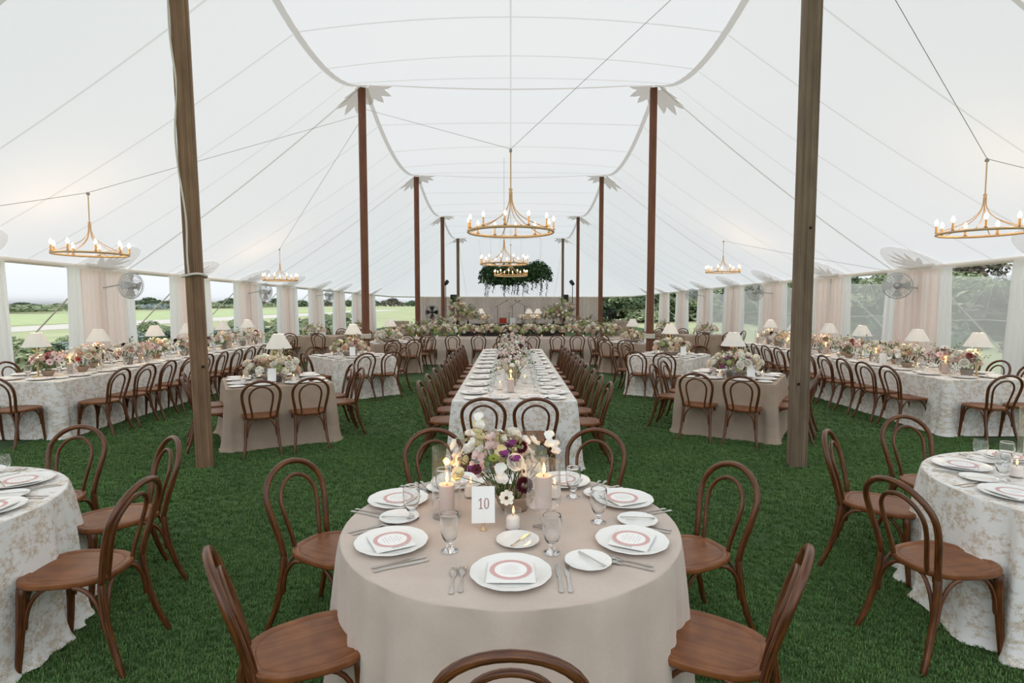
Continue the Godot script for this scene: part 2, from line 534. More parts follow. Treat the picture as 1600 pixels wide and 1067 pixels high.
func sawtooth(x: float, f: float) -> ArrayMesh:
	var P := []
	for i in 4:
		var row := PackedVector3Array()
		for j in 49:
			var a := TAU * j / 48
			var edge := 0.62 if j % 4 == 0 else (0.43 if j % 4 == 2 else 0.525)
			var r: float = lerpf(0.1, edge, i / 3.0)
			row.append(on_roof(x + r * cos(a), f + r * sin(a), 0.03))
		P.append(row)
	var g := G.new()
	g.grid(P, true)
	return g.mesh()
func eave_fan(side: int, f: float, toothed: bool) -> ArrayMesh:
	var P := []
	for i in 4:
		var row := PackedVector3Array()
		for j in 29:
			var a := lerpf(-PI / 2, PI / 2, j / 28.0)
			var edge := 0.72
			if toothed: edge = 0.6 if j % 4 == 2 else (0.3 if j % 4 == 0 else 0.45)
			var r: float = lerpf(0.02, edge, i / 3.0)
			row.append(on_roof(side * (XW - 0.06 - r * cos(a)), f + r * sin(a), 0.075 if toothed else 0.045))
		P.append(row)
	var g := G.new()
	g.grid(P)
	return g.mesh()

func square_post(half: float, lo: Vector3, hi: Vector3, turn: float) -> ArrayMesh:
	var g := G.new()
	var P := []
	var U := []
	var c := half * 0.12
	var sec := [Vector2(half, -half + c), Vector2(half, half - c), Vector2(half - c, half), Vector2(-half + c, half), Vector2(-half, half - c), Vector2(-half, -half + c), Vector2(-half + c, -half), Vector2(half - c, -half), Vector2(half, -half + c)]
	for i in 9:
		var row := PackedVector3Array()
		var ur := PackedVector2Array()
		var o := lo.lerp(hi, i / 8.0)
		for j in sec.size():
			var q: Vector2 = sec[j].rotated(turn)
			row.append(o + Vector3(q.x, 0, -q.y))
			ur.append(Vector2(j / 8.0 * 2.0, o.y))
		P.append(row); U.append(ur)
	g.grid(P, true, false, 1, 1, U)
	# flat shading of the faces: unshare columns
	var h := G.new()
	for j in sec.size() - 1:
		var Q := []
		var V := []
		for i in P.size():
			Q.append(PackedVector3Array([P[i][j], P[i][j + 1]]))
			V.append(PackedVector2Array([U[i][j], U[i][j + 1]]))
		h.grid(Q, false, false, 1, 1, V)
	return h.mesh()

func build_poles():
	var where := [
		["grey-brown square timber tent pole tied with white rope beside the square taupe table, field side", "pole_wood", -3.37, -3.5],
		["weathered grey square timber tent pole by the square taupe table, clear-panel side", "pole_wood_grey", 3.16, 3.16],
		["reddish square timber tent pole behind the square floral-cloth table, field side", "pole_wood_red", -3.3, -3.3],
		["reddish square timber tent pole behind the square floral-cloth table, clear-panel side", "pole_wood_red", 3.17, 3.17],
		["slim brown tent pole just behind the flowered head table, field side", "pole_wood_red", -3.28, -3.28],
		["slim brown tent pole just behind the flowered head table, clear-panel side", "pole_wood_red", 3.16, 3.16],
		["slim brown tent pole in front of the band gear, field side", "pole_wood_red", -3.24, -3.24],
		["slim brown tent pole in front of the band gear, clear-panel side", "pole_wood_red", 3.2, 3.2],
		["slim tent pole beside the black loudspeaker, field side", "pole_wood", -3.24, -3.24],
		["slim tent pole beside the black loudspeaker, clear-panel side", "pole_wood", 3.2, 3.2]]
	for k in 5:
		for s in 2:
			var d: Array = where[k * 2 + s]
			var f: float = POLE_Z[k + 2]
			var t := thing("tent_pole", d[0], "tent pole", w(d[2], 0, f))
			var top := Vector3(d[3] - d[2], POLE_H[k + 2] - 0.11, 0)
			part("post", square_post(0.083 if k == 0 else 0.075, Vector3.ZERO, top, [0.42, -0.12][s]), M[d[1]], t)
			var g := G.new()
			if k == 0:
				for q in ([[0.062, 1.12]] if s == 0 else [[-0.05, 0.93], [0.02, 2.6]]):
					var kn := G.new()
					kn.lathe([[0.0, 0.0], [0.016, 0.0], [0.012, -0.004], [0.0, -0.005]], 10)
					var mi := part("knot_hole", kn.mesh(), M.knot, t, Vector3(q[0], q[1], 0.087))
					mi.rotation = Vector3(PI / 2, [0.42, -0.12][s], 0)
			if k == 0 and s == 0:
				var p := []
				for i in 40:
					var y := lerpf(6.2, 2.12, i / 39.0)
					p.append(top * (y / top.y) + Vector3(-0.045 + 0.02 * sin(y * 5.0) + 0.06 * smoothstep(3.2, 2.1, y), 0, 0.1 + 0.006 * sin(y * 9)))
				g.tube(p, 0.011, 6)
				var ring := []
				for i in 17:
					var a := TAU * i / 16
					ring.append(top * (2.1 / top.y) + Vector3(cos(a) * 0.118, 0.015 * sin(a * 2), sin(a) * 0.118))
				g.tube(ring, 0.014, 6)
				part("rope", g.mesh(), M.rope, t)
			elif k == 1:
				for q in 3:
					var ring := []
					for i in 17:
						var a := TAU * i / 16
						ring.append(Vector3(cos(a) * 0.108, 1.02 + q * 0.035, sin(a) * 0.108))
					g.tube(ring, 0.02, 6)
				part("rope_wrap", g.mesh(), M.rope, t)

func build_sides():
	# side poles, drapes
	for side in [-1, 1]:
		for f in side_poles():
			var y := eave(f)
			var which := "field side" if side < 0 else "clear-panel side"
			if f < 8: continue
			var g := G.new()
			g.tube([Vector3.ZERO, Vector3(0, y - 0.03, 0)], 0.04, 8)
			single("side_pole", g.mesh(), M.pole_wood, "slim wooden side pole between the blush drapes, " + which, "tent pole", w(side * (XW + 0.02), 0, f), 0, "side poles, " + which)
			var t := thing("drape", "gathered blush and white sheer drape hanging at a side pole, " + which, "drape", w(side * (XW - 0.07), 0, f), 0, "sheer drapes at the side poles, " + which)
			var sd := int(f * 10) + (500 if side > 0 else 0)
			drape_panel(t, "blush_panel", -0.62, 0.06, y - 0.07, M.blush_sheer, sd, side)
			drape_panel(t, "blush_panel", 0.06, 0.66, y - 0.07, M.blush_sheer, sd + 1, side)
			drape_panel(t, "white_panel", -0.98, -0.58, y - 0.07, M.white_sheer, sd + 2, side)
			drape_panel(t, "white_panel", 0.62, 0.98, y - 0.07, M.white_sheer, sd + 3, side)
			var rail := G.new()
			rail.tube([Vector3(0, y - 0.06, -1.0), Vector3(0, y - 0.06, 1.0)], 0.012, 6)
			part("rail", rail.mesh(), M.white_paint, t)
	# clear plastic panels on one side
	var n := 1
	for i in range(1, side_poles().size() - 1):
		var f0: float = side_poles()[i]
		var f1: float = side_poles()[i + 1]
		if f0 > 24: continue
		var o := structure("window_%d" % n, null, null, "clear plastic tent panel hanging between blush drapes")
		n += 1
		var P := []
		var y := eave((f0 + f1) / 2)
		var nz := noise(0.5, 300 + i)
		for a in 13:
			var row := PackedVector3Array()
			for b in 13:
				var f := lerpf(f0, f1, b / 12.0)
				var sag := 0.16 * 4 * (b / 12.0) * (1 - b / 12.0)
				var yy := lerpf(0.02, y - 0.12 - sag, a / 12.0)
				row.append(w(XW + 0.1 + 0.05 * nz.get_noise_2d(f * 2, yy * 2), yy, f))
			P.append(row)
		var g := G.new()
		g.grid(P)
		part("clear_sheet", g.mesh(), M.clear_vinyl, o)
		var cr := RandomNumberGenerator.new()
		cr.seed = 70 + i
		var apex := w(XW + 0.08, y - 0.2, (f0 + f1) / 2 + cr.randf_range(-0.2, 0.5))
		for k in 6:
			var a := lerpf(-1.2, 1.2, k / 5.0) + cr.randf_range(-0.25, 0.25)
			var ln := cr.randf_range(0.45, 1.15)
			var end := apex + Vector3(0.01, -cos(a) * ln, sin(a) * ln)
			end.z = clampf(end.z, -f1, -f0)
			var cg := G.new()
			cg.tube([apex, apex.lerp(end, 0.5) + Vector3(0, -0.02, 0), end], [0.004, 0.005, 0.001], 4)
			part("crease", cg.mesh(), M.clear_vinyl, o)
		for k in 2:
			var cg := G.new()
			var fy := [1.45, 0.0][k] as float
			if k == 0: cg.tube([w(XW + 0.07, fy, f0), w(XW + 0.07, fy + 0.05, (f0 + f1) / 2), w(XW + 0.07, fy - 0.01, f1)], 0.009, 4)
			else: cg.tube([w(XW + 0.07, 0.1, f0 + 1.2), w(XW + 0.07, y - 0.25, f0 + 1.1)], 0.01, 4)
			part("crease", cg.mesh(), M.clear_vinyl, o)
	# pleated back wall
	var o2 := structure("wall_back", null, null, "taupe pleated drape behind the band")
	for k in 6:
		var x0 := lerpf(-6.9, 6.8, k / 6.0)
		var x1 := lerpf(-6.9, 6.8, (k + 1) / 6.0)
		var P := []
		for a in 3:
			var row := PackedVector3Array()
			for b in 121:
				var x := lerpf(x0, x1, b / 120.0)
				row.append(w(x, lerpf(0.0, eave(Z_END) - 0.05, a / 2.0), Z_END - 0.15 + 0.09 * sin(x * 24.0 + sin(x * 5.0)) + (0.02 * sin(x * 11) if a == 0 else 0.0)))
			P.append(row)
		var g := G.new()
		g.grid(P)
		part("drape_panel", g.mesh(), M.back_drape, o2)

func drape_panel(t: Node3D, called: String, z0: float, z1: float, y: float, m: Material, sd: int, side: int):
	var P := []
	var nz := noise(1.0, sd)
	var cols := 44
	for a in 9:
		var row := PackedVector3Array()
		var u := a / 8.0
		for b in cols + 1:
			var q := b / float(cols)
			var z := lerpf(z0, z1, q)
			z *= lerpf(1.07, 0.98, u) if absf(z0 + z1) > 0.9 else 1.0
			var ph := q * (z1 - z0) * 58.0 + 1.4 * nz.get_noise_2d(q * 4.0, u * 0.4)
			var am := lerpf(0.075, 0.042, u) * (0.7 + 0.5 * nz.get_noise_2d(q * 3.0 + 9.0, 0.0))
			row.append(Vector3(-side * am * (1.0 + sin(ph)), lerpf(0.02, y, u), z + 0.012 * sin(ph * 0.5)))
		P.append(row)
	var g := G.new()
	g.grid(P)
	part(called, g.mesh(), m, t)
# ---------------------------------------------------------------- chairs
var chair0: Node3D
func seat_ring(sc: float, y: float) -> PackedVector3Array:
	var row := PackedVector3Array()
	for j in 33:
		var a := TAU * j / 32
		var ca := cos(a); var sa := -sin(a)
		var x := signf(ca) * pow(absf(ca), 0.72)
		var z := signf(sa) * pow(absf(sa), 0.72)
		row.append(Vector3(x * lerpf(0.222, 0.178, (z + 1) / 2) * sc, y, z * 0.228 * sc - 0.027))
	return row
func flat_uv(P: Array) -> Array:
	var U := []
	for r in P:
		var q := PackedVector2Array()
		for p in r: q.append(Vector2(p.x, p.z))
		U.append(q)
	return U
func hoop(hw0: float, hw1: float, y0: float, yc: float, ry: float, dz: float) -> Array:
	var p := []
	for i in 9:
		var u := i / 8.0
		var s := smoothstep(0.0, 1.0, u)
		p.append(Vector2(-lerpf(hw0, hw1, s), lerpf(y0, yc, u)))
	for i in range(1, 16):
		var a := PI - PI * i / 16.0
		p.append(Vector2(cos(a) * hw1, yc + sin(a) * ry))
	for i in 9:
		p.append(Vector2(-p[8 - i].x, p[8 - i].y))
	var r := []
	for q in p:
		var h: float = q.y - 0.45
		r.append(Vector3(q.x, q.y, 0.185 + dz + h * 0.17 + 0.05 * (h / 0.45) * (h / 0.45)))
	return r
func make_chair() -> Node3D:
	var t := thing("bentwood_chair", "x", "chair")
	var g := G.new()
	g.tube(hoop(0.168, 0.207, 0.44, 0.735, 0.166, 0.0), 0.0165, 10)
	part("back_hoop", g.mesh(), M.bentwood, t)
	g = G.new()
	g.tube(hoop(0.097, 0.128, 0.455, 0.705, 0.125, -0.012), 0.0115, 8)
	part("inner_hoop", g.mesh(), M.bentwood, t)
	g = G.new()
	var P := []
	for q in [[0.0, 0.464], [0.3, 0.465], [0.6, 0.466], [0.8, 0.467], [0.835, 0.463]]: P.append(seat_ring(q[0], q[1]))
	g.grid(P, true, true, 1, 1, flat_uv(P))
	part("seat_panel", g.mesh(), M.bentwood_seat, t)
	g = G.new()
	P = []
	for q in [[0.0, 0.434], [0.9, 0.434], [0.97, 0.437], [1.0, 0.446], [1.0, 0.462], [0.985, 0.469], [0.95, 0.4715], [0.86, 0.469], [0.83, 0.462], [0.78, 0.46]]: P.append(seat_ring(q[0], q[1]))
	g.grid(P, true, false, 1, 1, flat_uv(P))
	part("seat_frame", g.mesh(), M.bentwood_seat, t)
	for s in [-1, 1]:
		g = G.new()
		g.tube([Vector3(s * 0.168, 0.445, 0.184), Vector3(s * 0.172, 0.36, 0.189), Vector3(s * 0.177, 0.26, 0.204), Vector3(s * 0.184, 0.15, 0.234), Vector3(s * 0.196, 0.07, 0.263), Vector3(s * 0.208, 0.0, 0.292)], [0.0175, 0.0185, 0.018, 0.017, 0.0155, 0.014], 10)
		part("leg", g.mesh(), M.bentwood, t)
		g = G.new()
		g.tube([Vector3(s * 0.163, 0.44, -0.185), Vector3(s * 0.165, 0.4, -0.187), Vector3(s * 0.168, 0.3, -0.192), Vector3(s * 0.173, 0.15, -0.202), Vector3(s * 0.179, 0.0, -0.215)], [0.023, 0.0235, 0.021, 0.0175, 0.0135], 10)
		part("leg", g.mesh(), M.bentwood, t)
		# bent braces: along the sides, the front and the back
		for d in [[Vector3(s * 0.168, 0.235, -0.193), Vector3(0, 0, 0.13)], [Vector3(s * 0.177, 0.235, 0.207), Vector3(0, 0, -0.13)], [Vector3(s * 0.168, 0.235, -0.193), Vector3(-s * 0.11, 0, 0)], [Vector3(s * 0.177, 0.235, 0.204), Vector3(-s * 0.11, 0, -0.03)]]:
			g = G.new()
			var p := []
			for i in 8:
				var a := i / 7.0 * PI / 2
				p.append(d[0] + d[1] * (1 - cos(a)) + d[1].normalized() * 0.018 + Vector3(0, 0.203 * sin(a), 0))
			g.tube(p, 0.0105, 7)
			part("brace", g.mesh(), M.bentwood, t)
	return t
# top: where the top of the hoop stands; (dx, df): which way the sitter looks
func chair_by_top(x: float, f: float, dx: float, df: float, label: String, group: String):
	var d := Vector2(dx, df).normalized()
	chair_at(x + d.x * 0.31, f + d.y * 0.31, dx, df, label, group)
func chair_at(x: float, f: float, dx: float, df: float, label: String, group: String):
	var at := w(x, TURF, f)
	if chair0 == null:
		chair0 = make_chair()
		chair0.position = at; chair0.rotation.y = facing(dx, df)
		tag(chair0, label, "chair", group)
	else:
		copy(chair0, "bentwood_chair", label, "chair", at, facing(dx, df), group)

# ---------------------------------------------------------------- tables
# outline: closed loop of (point, outward) in plan; the cloth falls to the ground in folds
func cloth(outline: Array, sd: int, amp: float, flare: float, y_top := TH, corner := 0.0) -> ArrayMesh:
	var g := G.new()
	var nz := noise(1.0, sd)
	var k: int = outline.size()
	var ctr := Vector2.ZERO
	for q in outline: ctr += q[0] / k
	# top
	var P := []
	var U := []
	for sc in [0.0, 0.35, 0.7, 0.9, 0.97, 0.99]:
		var row := PackedVector3Array()
		var ur := PackedVector2Array()
		for j in k + 1:
			var q: Vector2 = ctr.lerp(outline[j % k][0], sc)
			row.append(Vector3(q.x, y_top, q.y)); ur.append(q)
		P.append(row); U.append(ur)
	var s := 0.0
	var run := PackedFloat32Array()
	for j in k + 1:
		if j > 0: s += (outline[j % k][0] - outline[j - 1][0]).length()
		run.append(s)
	for t in [-0.006, 0.0, 0.01, 0.05, 0.12, 0.25, 0.4, 0.55, 0.7, 0.85, 0.95, 1.0]:
		var row := PackedVector3Array()
		var ur := PackedVector2Array()
		for j in k + 1:
			var o: Array = outline[j % k]
			var sn: float = run[j] / s if j < k else 0.0
			var a := TAU * sn
			var u: float = maxf(t, 0.0)
			var ph: float = a * roundf(s * 3.1) + 2.6 * nz.get_noise_2d(cos(a) * 2.2, sin(a) * 2.2) + 0.6 * nz.get_noise_3d(cos(a) * 3, sin(a) * 3, u * 1.2)
			var big: float = clampf(0.55 + 1.2 * nz.get_noise_2d(cos(a) * 3.1 + 7, sin(a) * 3.1), 0.12, 1.2)
			var fold: float = pow(0.5 + 0.5 * sin(ph), 1.4) + 0.35 * sin(ph * 2.0 + 1.0)
			var off: float = flare * u + amp * pow(u, 0.6) * fold * (big if corner == 0.0 else big * 0.45 + 1.4 * o[2])
			off += corner * o[2] * 0.02 * u
			if u > 0.93: off += 0.03 * (u - 0.93) / 0.07 * (1 + nz.get_noise_2d(cos(a) * 6, sin(a) * 6))
			var q: Vector2 = o[0] + o[1] * off
			row.append(Vector3(q.x, maxf(y_top - t * (y_top - 0.012) - (0.004 if t == 0.0 else 0.0), 0.012), q.y))
			ur.append(o[0] + o[1] * (y_top * u) if false else Vector2(run[j], u * y_top))
		if t < 0:
			row = PackedVector3Array(); ur = PackedVector2Array()
			for j in k + 1:
				var o2: Array = outline[j % k]
				row.append(Vector3(o2[0].x, y_top - 0.002, o2[0].y) - Vector3(o2[1].x, 0, o2[1].y) * 0.003); ur.append(o2[0])
		P.append(row); U.append(ur)
	var top := P.slice(0, 7)
	g.grid(top, true, true, 1, 1, U.slice(0, 7))
	g.grid(P.slice(6), true, true, 1, 1, U.slice(6))
	return g.mesh()
func round_outline(r: float, k := 180) -> Array:
	var o := []
	for j in k:
		var a := TAU * j / k
		o.append([Vector2(cos(a), -sin(a)) * r, Vector2(cos(a), -sin(a)), 0.0])
	return o
func rect_outline(hx: float, hz: float, step := 0.035) -> Array:
	var o := []
	var r := 0.05
	var cs := [Vector2(hx - r, -hz + r), Vector2(-hx + r, -hz + r), Vector2(-hx + r, hz - r), Vector2(hx - r, hz - r)]
	for q in 4:
		var a0 := q * PI / 2
		for i in 7:
			var a := a0 + PI / 2 * i / 6.0
			var d := Vector2(cos(a), -sin(a))
			o.append([cs[q] + d * r, d, 1.0])
		var p0: Vector2 = cs[q] + Vector2(cos(a0 + PI / 2), -sin(a0 + PI / 2)) * r
		var p1: Vector2 = cs[(q + 1) % 4] + Vector2(cos(a0 + PI / 2), -sin(a0 + PI / 2)) * r
		var n := int((p1 - p0).length() / step)
		for i in range(1, n):
			var u := i / float(n)
			var e := minf(u, 1 - u) * (p1 - p0).length()
			o.append([p0.lerp(p1, u), Vector2(cos(a0 + PI / 2), -sin(a0 + PI / 2)), maxf(0.0, 1.0 - e / 0.22)])
	return o

# ---------------------------------------------------------------- tableware
var ware := {}
func ware_meshes():
	var g := G.new()
	g.lathe([[0.0, 0.002], [0.095, 0.0], [0.1, 0.003], [0.153, 0.019], [0.1555, 0.021], [0.153, 0.0225], [0.112, 0.0115], [0.098, 0.008], [0.0, 0.007]], 60, Vector3.ZERO, 6.0, 0.018, 0.155)
	ware.plate = g.mesh()
	g = G.new()
	g.lathe([[0.0, 0.002], [0.055, 0.0], [0.06, 0.003], [0.092, 0.016], [0.0935, 0.0175], [0.092, 0.019], [0.064, 0.010], [0.055, 0.007], [0.0, 0.006]], 50, Vector3.ZERO, 5.0, 0.02, 0.093)
	ware.bread = g.mesh()
	g = G.new()
	g.slab(PackedVector2Array([Vector2(-0.088, -0.082), Vector2(0.088, -0.082), Vector2(0.092, 0.085), Vector2(-0.092, 0.085)]), 0.0, 0.004)
	g.slab(PackedVector2Array([Vector2(-0.088, 0.02), Vector2(0.087, 0.018), Vector2(0.091, 0.083), Vector2(-0.089, 0.083)]), 0.004, 0.0065)
	ware.napkin = g.mesh()
	g = G.new()
	var disc := PackedVector2Array()
	for j in 40: disc.append(Vector2(cos(TAU * j / 40), sin(TAU * j / 40)) * 0.0805)
	g.slab(disc, 0.0068, 0.0078)
	ware.menu = g.mesh()
	g = G.new()
	var P := []
	for r in [0.08, 0.062]:
		var row := PackedVector3Array()
		for j in 41: row.append(Vector3(cos(TAU * j / 40) * r, 0.0082, -sin(TAU * j / 40) * r))
		P.append(row)
	g.grid(P, true, true)
	ware.ring = g.mesh()
	g = G.new()
	for k in 7:
		var wd := [0.03, 0.07, 0.05, 0.075, 0.045, 0.08, 0.055][k] as float
		g.box(Vector3(0, 0.0081, -0.036 + k * 0.012), Vector3(wd, 0.0003, 0.0016))
	ware.print = g.mesh()
	# cutlery lies along z, handle towards +z
	var pf := PackedVector2Array()
	for q in [[-0.0125, -0.098], [-0.0125, -0.045], [-0.009, -0.03], [-0.0035, -0.018], [-0.003, 0.02], [-0.0055, 0.06], [-0.0095, 0.09], [-0.008, 0.1], [0.0, 0.103], [0.008, 0.1], [0.0095, 0.09], [0.0055, 0.06], [0.003, 0.02], [0.0035, -0.018], [0.009, -0.03], [0.0125, -0.045], [0.0125, -0.098], [0.0095, -0.098], [0.0085, -0.056], [0.0068, -0.056], [0.006, -0.1], [0.0022, -0.1], [0.0015, -0.056], [-0.0015, -0.056], [-0.0022, -0.1], [-0.006, -0.1], [-0.0068, -0.056], [-0.0085, -0.056], [-0.0095, -0.098]]:
		pf.append(Vector2(q[0], q[1]))
	g = G.new()
	g.slab(pf, 0.0, 0.0022, true)
	ware.fork = g.mesh()
	var pk := PackedVector2Array()
	for q in [[-0.002, -0.115], [-0.008, -0.105], [-0.0105, -0.08], [-0.0095, -0.02], [-0.0055, -0.005], [-0.0055, 0.06], [-0.0095, 0.1], [-0.006, 0.108], [0.0, 0.11], [0.006, 0.108], [0.0095, 0.1], [0.0055, 0.06], [0.0055, -0.005], [0.0075, -0.02], [0.007, -0.08], [0.004, -0.11]]:
		pk.append(Vector2(q[0], q[1]))
	g = G.new()
	g.slab(pk, 0.001, 0.004)
	ware.knife = g.mesh()
	# water goblet and stem glass, walls with thickness
	g = G.new()
	g.lathe([[0.0, 0.0], [0.034, 0.0], [0.036, 0.003], [0.02, 0.009], [0.009, 0.015], [0.0125, 0.022], [0.009, 0.03], [0.018, 0.04], [0.03, 0.058], [0.0385, 0.09], [0.041, 0.12], [0.0385, 0.155], [0.037, 0.162], [0.0355, 0.162], [0.037, 0.154], [0.039, 0.12], [0.0365, 0.09], [0.028, 0.062], [0.016, 0.047], [0.0, 0.043]], 28)
	ware.goblet = g.mesh()
	g = G.new()
	g.lathe([[0.0, 0.0], [0.035, 0.0], [0.036, 0.002], [0.01, 0.006], [0.0042, 0.016], [0.004, 0.075], [0.009, 0.084], [0.03, 0.105], [0.0395, 0.13], [0.0405, 0.15], [0.034, 0.185], [0.033, 0.185], [0.039, 0.15], [0.038, 0.131], [0.028, 0.107], [0.0, 0.088]], 24)
	ware.wineglass = g.mesh()
	# candles
	g = G.new()
	g.lathe([[0.0, 0.0], [0.037, 0.0], [0.0385, 0.004], [0.0385, 0.146], [0.036, 0.15], [0.03, 0.147], [0.012, 0.142], [0.0, 0.141]], 24)
	ware.pillar = g.mesh()
	g = G.new()
	g.lathe([[0.0, 0.0], [0.002, 0.006], [0.0075, 0.016], [0.0085, 0.022], [0.006, 0.036], [0.0025, 0.05], [0.0, 0.058]], 10)
	ware.flame = g.mesh()
	g = G.new()
	g.tube([Vector3(0, -0.004, 0), Vector3(0.001, 0.008, 0), Vector3(0.003, 0.014, 0)], 0.0015, 5)
	ware.wick = g.mesh()
	g = G.new()
	g.lathe([[0.0, 0.0], [0.034, 0.0], [0.036, 0.002], [0.038, 0.1], [0.0365, 0.1], [0.0345, 0.008], [0.0, 0.007]], 24)
	ware.votive = g.mesh()
	g = G.new()
	g.lathe([[0.0, 0.0], [0.028, 0.0], [0.03, 0.004], [0.031, 0.045], [0.026, 0.056], [0.01, 0.058], [0.0, 0.057]], 16)
	ware.votive_candle = g.mesh()
	g = G.new()
	g.lathe([[0.0, 0.0], [0.068, 0.0], [0.07, 0.003], [0.07, 0.34], [0.0675, 0.34], [0.0675, 0.008], [0.0, 0.007]], 32)
	ware.hurricane = g.mesh()
	g = G.new()
	g.lathe([[0.0, 0.0], [0.05, 0.0], [0.052, 0.003], [0.02, 0.01], [0.011, 0.025], [0.018, 0.045], [0.011, 0.065], [0.03, 0.08], [0.068, 0.095], [0.082, 0.115], [0.084, 0.14], [0.078, 0.2], [0.077, 0.31], [0.0745, 0.31], [0.0755, 0.2], [0.0815, 0.14], [0.0795, 0.117], [0.066, 0.099], [0.0, 0.09]], 32)
	ware.footed = g.mesh()

var proto := {}
const WARE_MAT := {"plate": "china", "bread": "china", "goblet": "thick_glass", "wineglass": "glass", "fork": "silver", "knife": "silver", "hurricane": "glass", "footed": "footed_glass", "votive": "glass"}
func built(key: String, cfg: Dictionary) -> Node3D:
	if WARE_MAT.has(key):
		var o := MeshInstance3D.new()
		o.mesh = ware[key]; o.material_override = M[WARE_MAT[key]]
		return o
	match key:
		"menu": return make_menu()
		"pillar": return make_candle()
		"votive_candle": return make_votive_candle()
		"lamp": return make_lamp()
	return arrangement(cfg)
func put(key: String, called: String, label: String, category: String, at: Vector3, turn := 0.0, group := "", cfg := {}) -> Node3D:
	if not proto.has(key):
		var o := built(key, cfg)
		o.name = numbered(called)
		add_child(o)
		o.position = at; o.rotation.y = turn
		tag(o, label, category, group)
		proto[key] = o
		return o
	return copy(proto[key], called, label, category, at, turn, group)
func make_menu() -> Node3D:
	var t := Node3D.new()
	part("napkin", ware.napkin, M.napkin, t)
	var c := part("menu_card", ware.menu, M.card, t, Vector3(0, 0, -0.004))
	part("ring_border", ware.ring, M.pink_print, c)
	part("menu_text", ware.print, M.grey_print, c)
	return t
func make_candle() -> Node3D:
	var t := Node3D.new()
	part("wax", ware.pillar, M.wax, t)
	part("wick", ware.wick, M.wick, t, Vector3(0, 0.143, 0))
	part("flame", ware.flame, M.flame, t, Vector3(0.002, 0.152, 0))
	var l := OmniLight3D.new()
	l.light_color = Color(1, 0.72, 0.4); l.light_energy = 0.05; l.omni_range = 30; l.omni_attenuation = 2; l.light_size = 0.015; l.shadow_enabled = true
	l.position = Vector3(0, 0.225, 0)
	t.add_child(l)
	return t
func make_votive_candle() -> Node3D:
	var t := Node3D.new()
	part("wax", ware.votive_candle, M.white_wax, t)
	part("wick", ware.wick, M.wick, t, Vector3(0, 0.058, 0))
	var fl := part("flame", ware.flame, M.flame, t, Vector3(0.002, 0.064, 0))
	fl.scale = Vector3(0.7, 0.7, 0.7)
	return t

# a place at a table: (x, f) is where the plate stands, (dx, df) the way the sitter looks
func setting(x: float, f: float, dx: float, df: float, tn: String, level: int, bread := Vector2(-0.264, -0.08), seat := ""):
	var y := TH
	var gn := tn
	tn += seat
	var d := Vector2(dx, df).normalized()
	var turn := facing(dx, df)
	var B := Basis(Vector3.UP, turn)
	var o := w(x, y + 0.001, f)
	put("plate", "dinner_plate", "white scalloped dinner plate on " + tn, "plate", o, turn, "dinner plates on " + gn)
	put("menu", "menu_on_napkin", "pink-ringed round menu on napkin on " + tn, "menu", o + Vector3(0, 0.0152, 0), turn, "menus on " + gn)
	if bread.x < 5: put("bread", "bread_plate", "small white bread plate on " + tn, "plate", o + B * Vector3(bread.x, 0, bread.y), turn, "bread plates on " + gn)
	if level >= 1:
		put("goblet", "water_goblet", "clear footed water goblet on " + tn, "glass", o + B * Vector3(0.17, 0, -0.2), turn, "water goblets on " + gn)
	if level >= 2:
		for q in [-0.183, -0.215]:
			put("fork", "fork", "silver fork laid on " + tn, "fork", o + B * Vector3(q, 0, 0.025 + (0.012 if q < -0.2 else 0.0)), turn + 0.03, "forks on " + gn)
		for q in [0.183, 0.216]:
			put("knife", "table_knife", "silver table knife laid on " + tn, "knife", o + B * Vector3(q, 0, 0.02), turn - 0.02, "table knives on " + gn)
		var bk := put("knife", "butter_knife", "silver butter knife on " + tn, "knife", o + B * Vector3(bread.x + 0.012, 0.017, bread.y + 0.012), turn - 0.55, "butter knives on " + gn)
		bk.scale = Vector3(0.72, 0.72, 0.72)

# ---------------------------------------------------------------- lamps, chandeliers, fans
func make_lamp() -> Node3D:
	var t := Node3D.new()
	var g := G.new()
	g.lathe([[0.0, 0.0], [0.072, 0.0], [0.075, 0.003], [0.075, 0.01], [0.07, 0.013], [0.018, 0.016], [0.0, 0.016]], 24)
	part("base", g.mesh(), M.gold_leaf, t)
	g = G.new()
	g.lathe([[0.0, 0.015], [0.0115, 0.015], [0.0115, 0.44], [0.006, 0.445], [0.006, 0.47], [0.0, 0.47]], 14)
	part("pole", g.mesh(), M.gold_leaf, t)
	g = G.new()
	g.lathe([[0.172, 0.425], [0.068, 0.62], [0.0665, 0.62], [0.169, 0.4265], [0.172, 0.425]], 36)
	part("shade", g.mesh(), M.lamp_shade, t)
	g = G.new()
	g.lathe([[0.0, 0.468], [0.012, 0.47], [0.022, 0.495], [0.024, 0.51], [0.016, 0.527], [0.0, 0.533]], 12)
	part("bulb", g.mesh(), M.bulb, t)
	var l := OmniLight3D.new()
	l.light_color = Color(1, 0.88, 0.72); l.light_energy = 0.4; l.omni_range = 30; l.omni_attenuation = 2; l.light_size = 0.024; l.shadow_enabled = true
	l.position = Vector3(0, 0.505, 0)
	t.add_child(l)
	return t

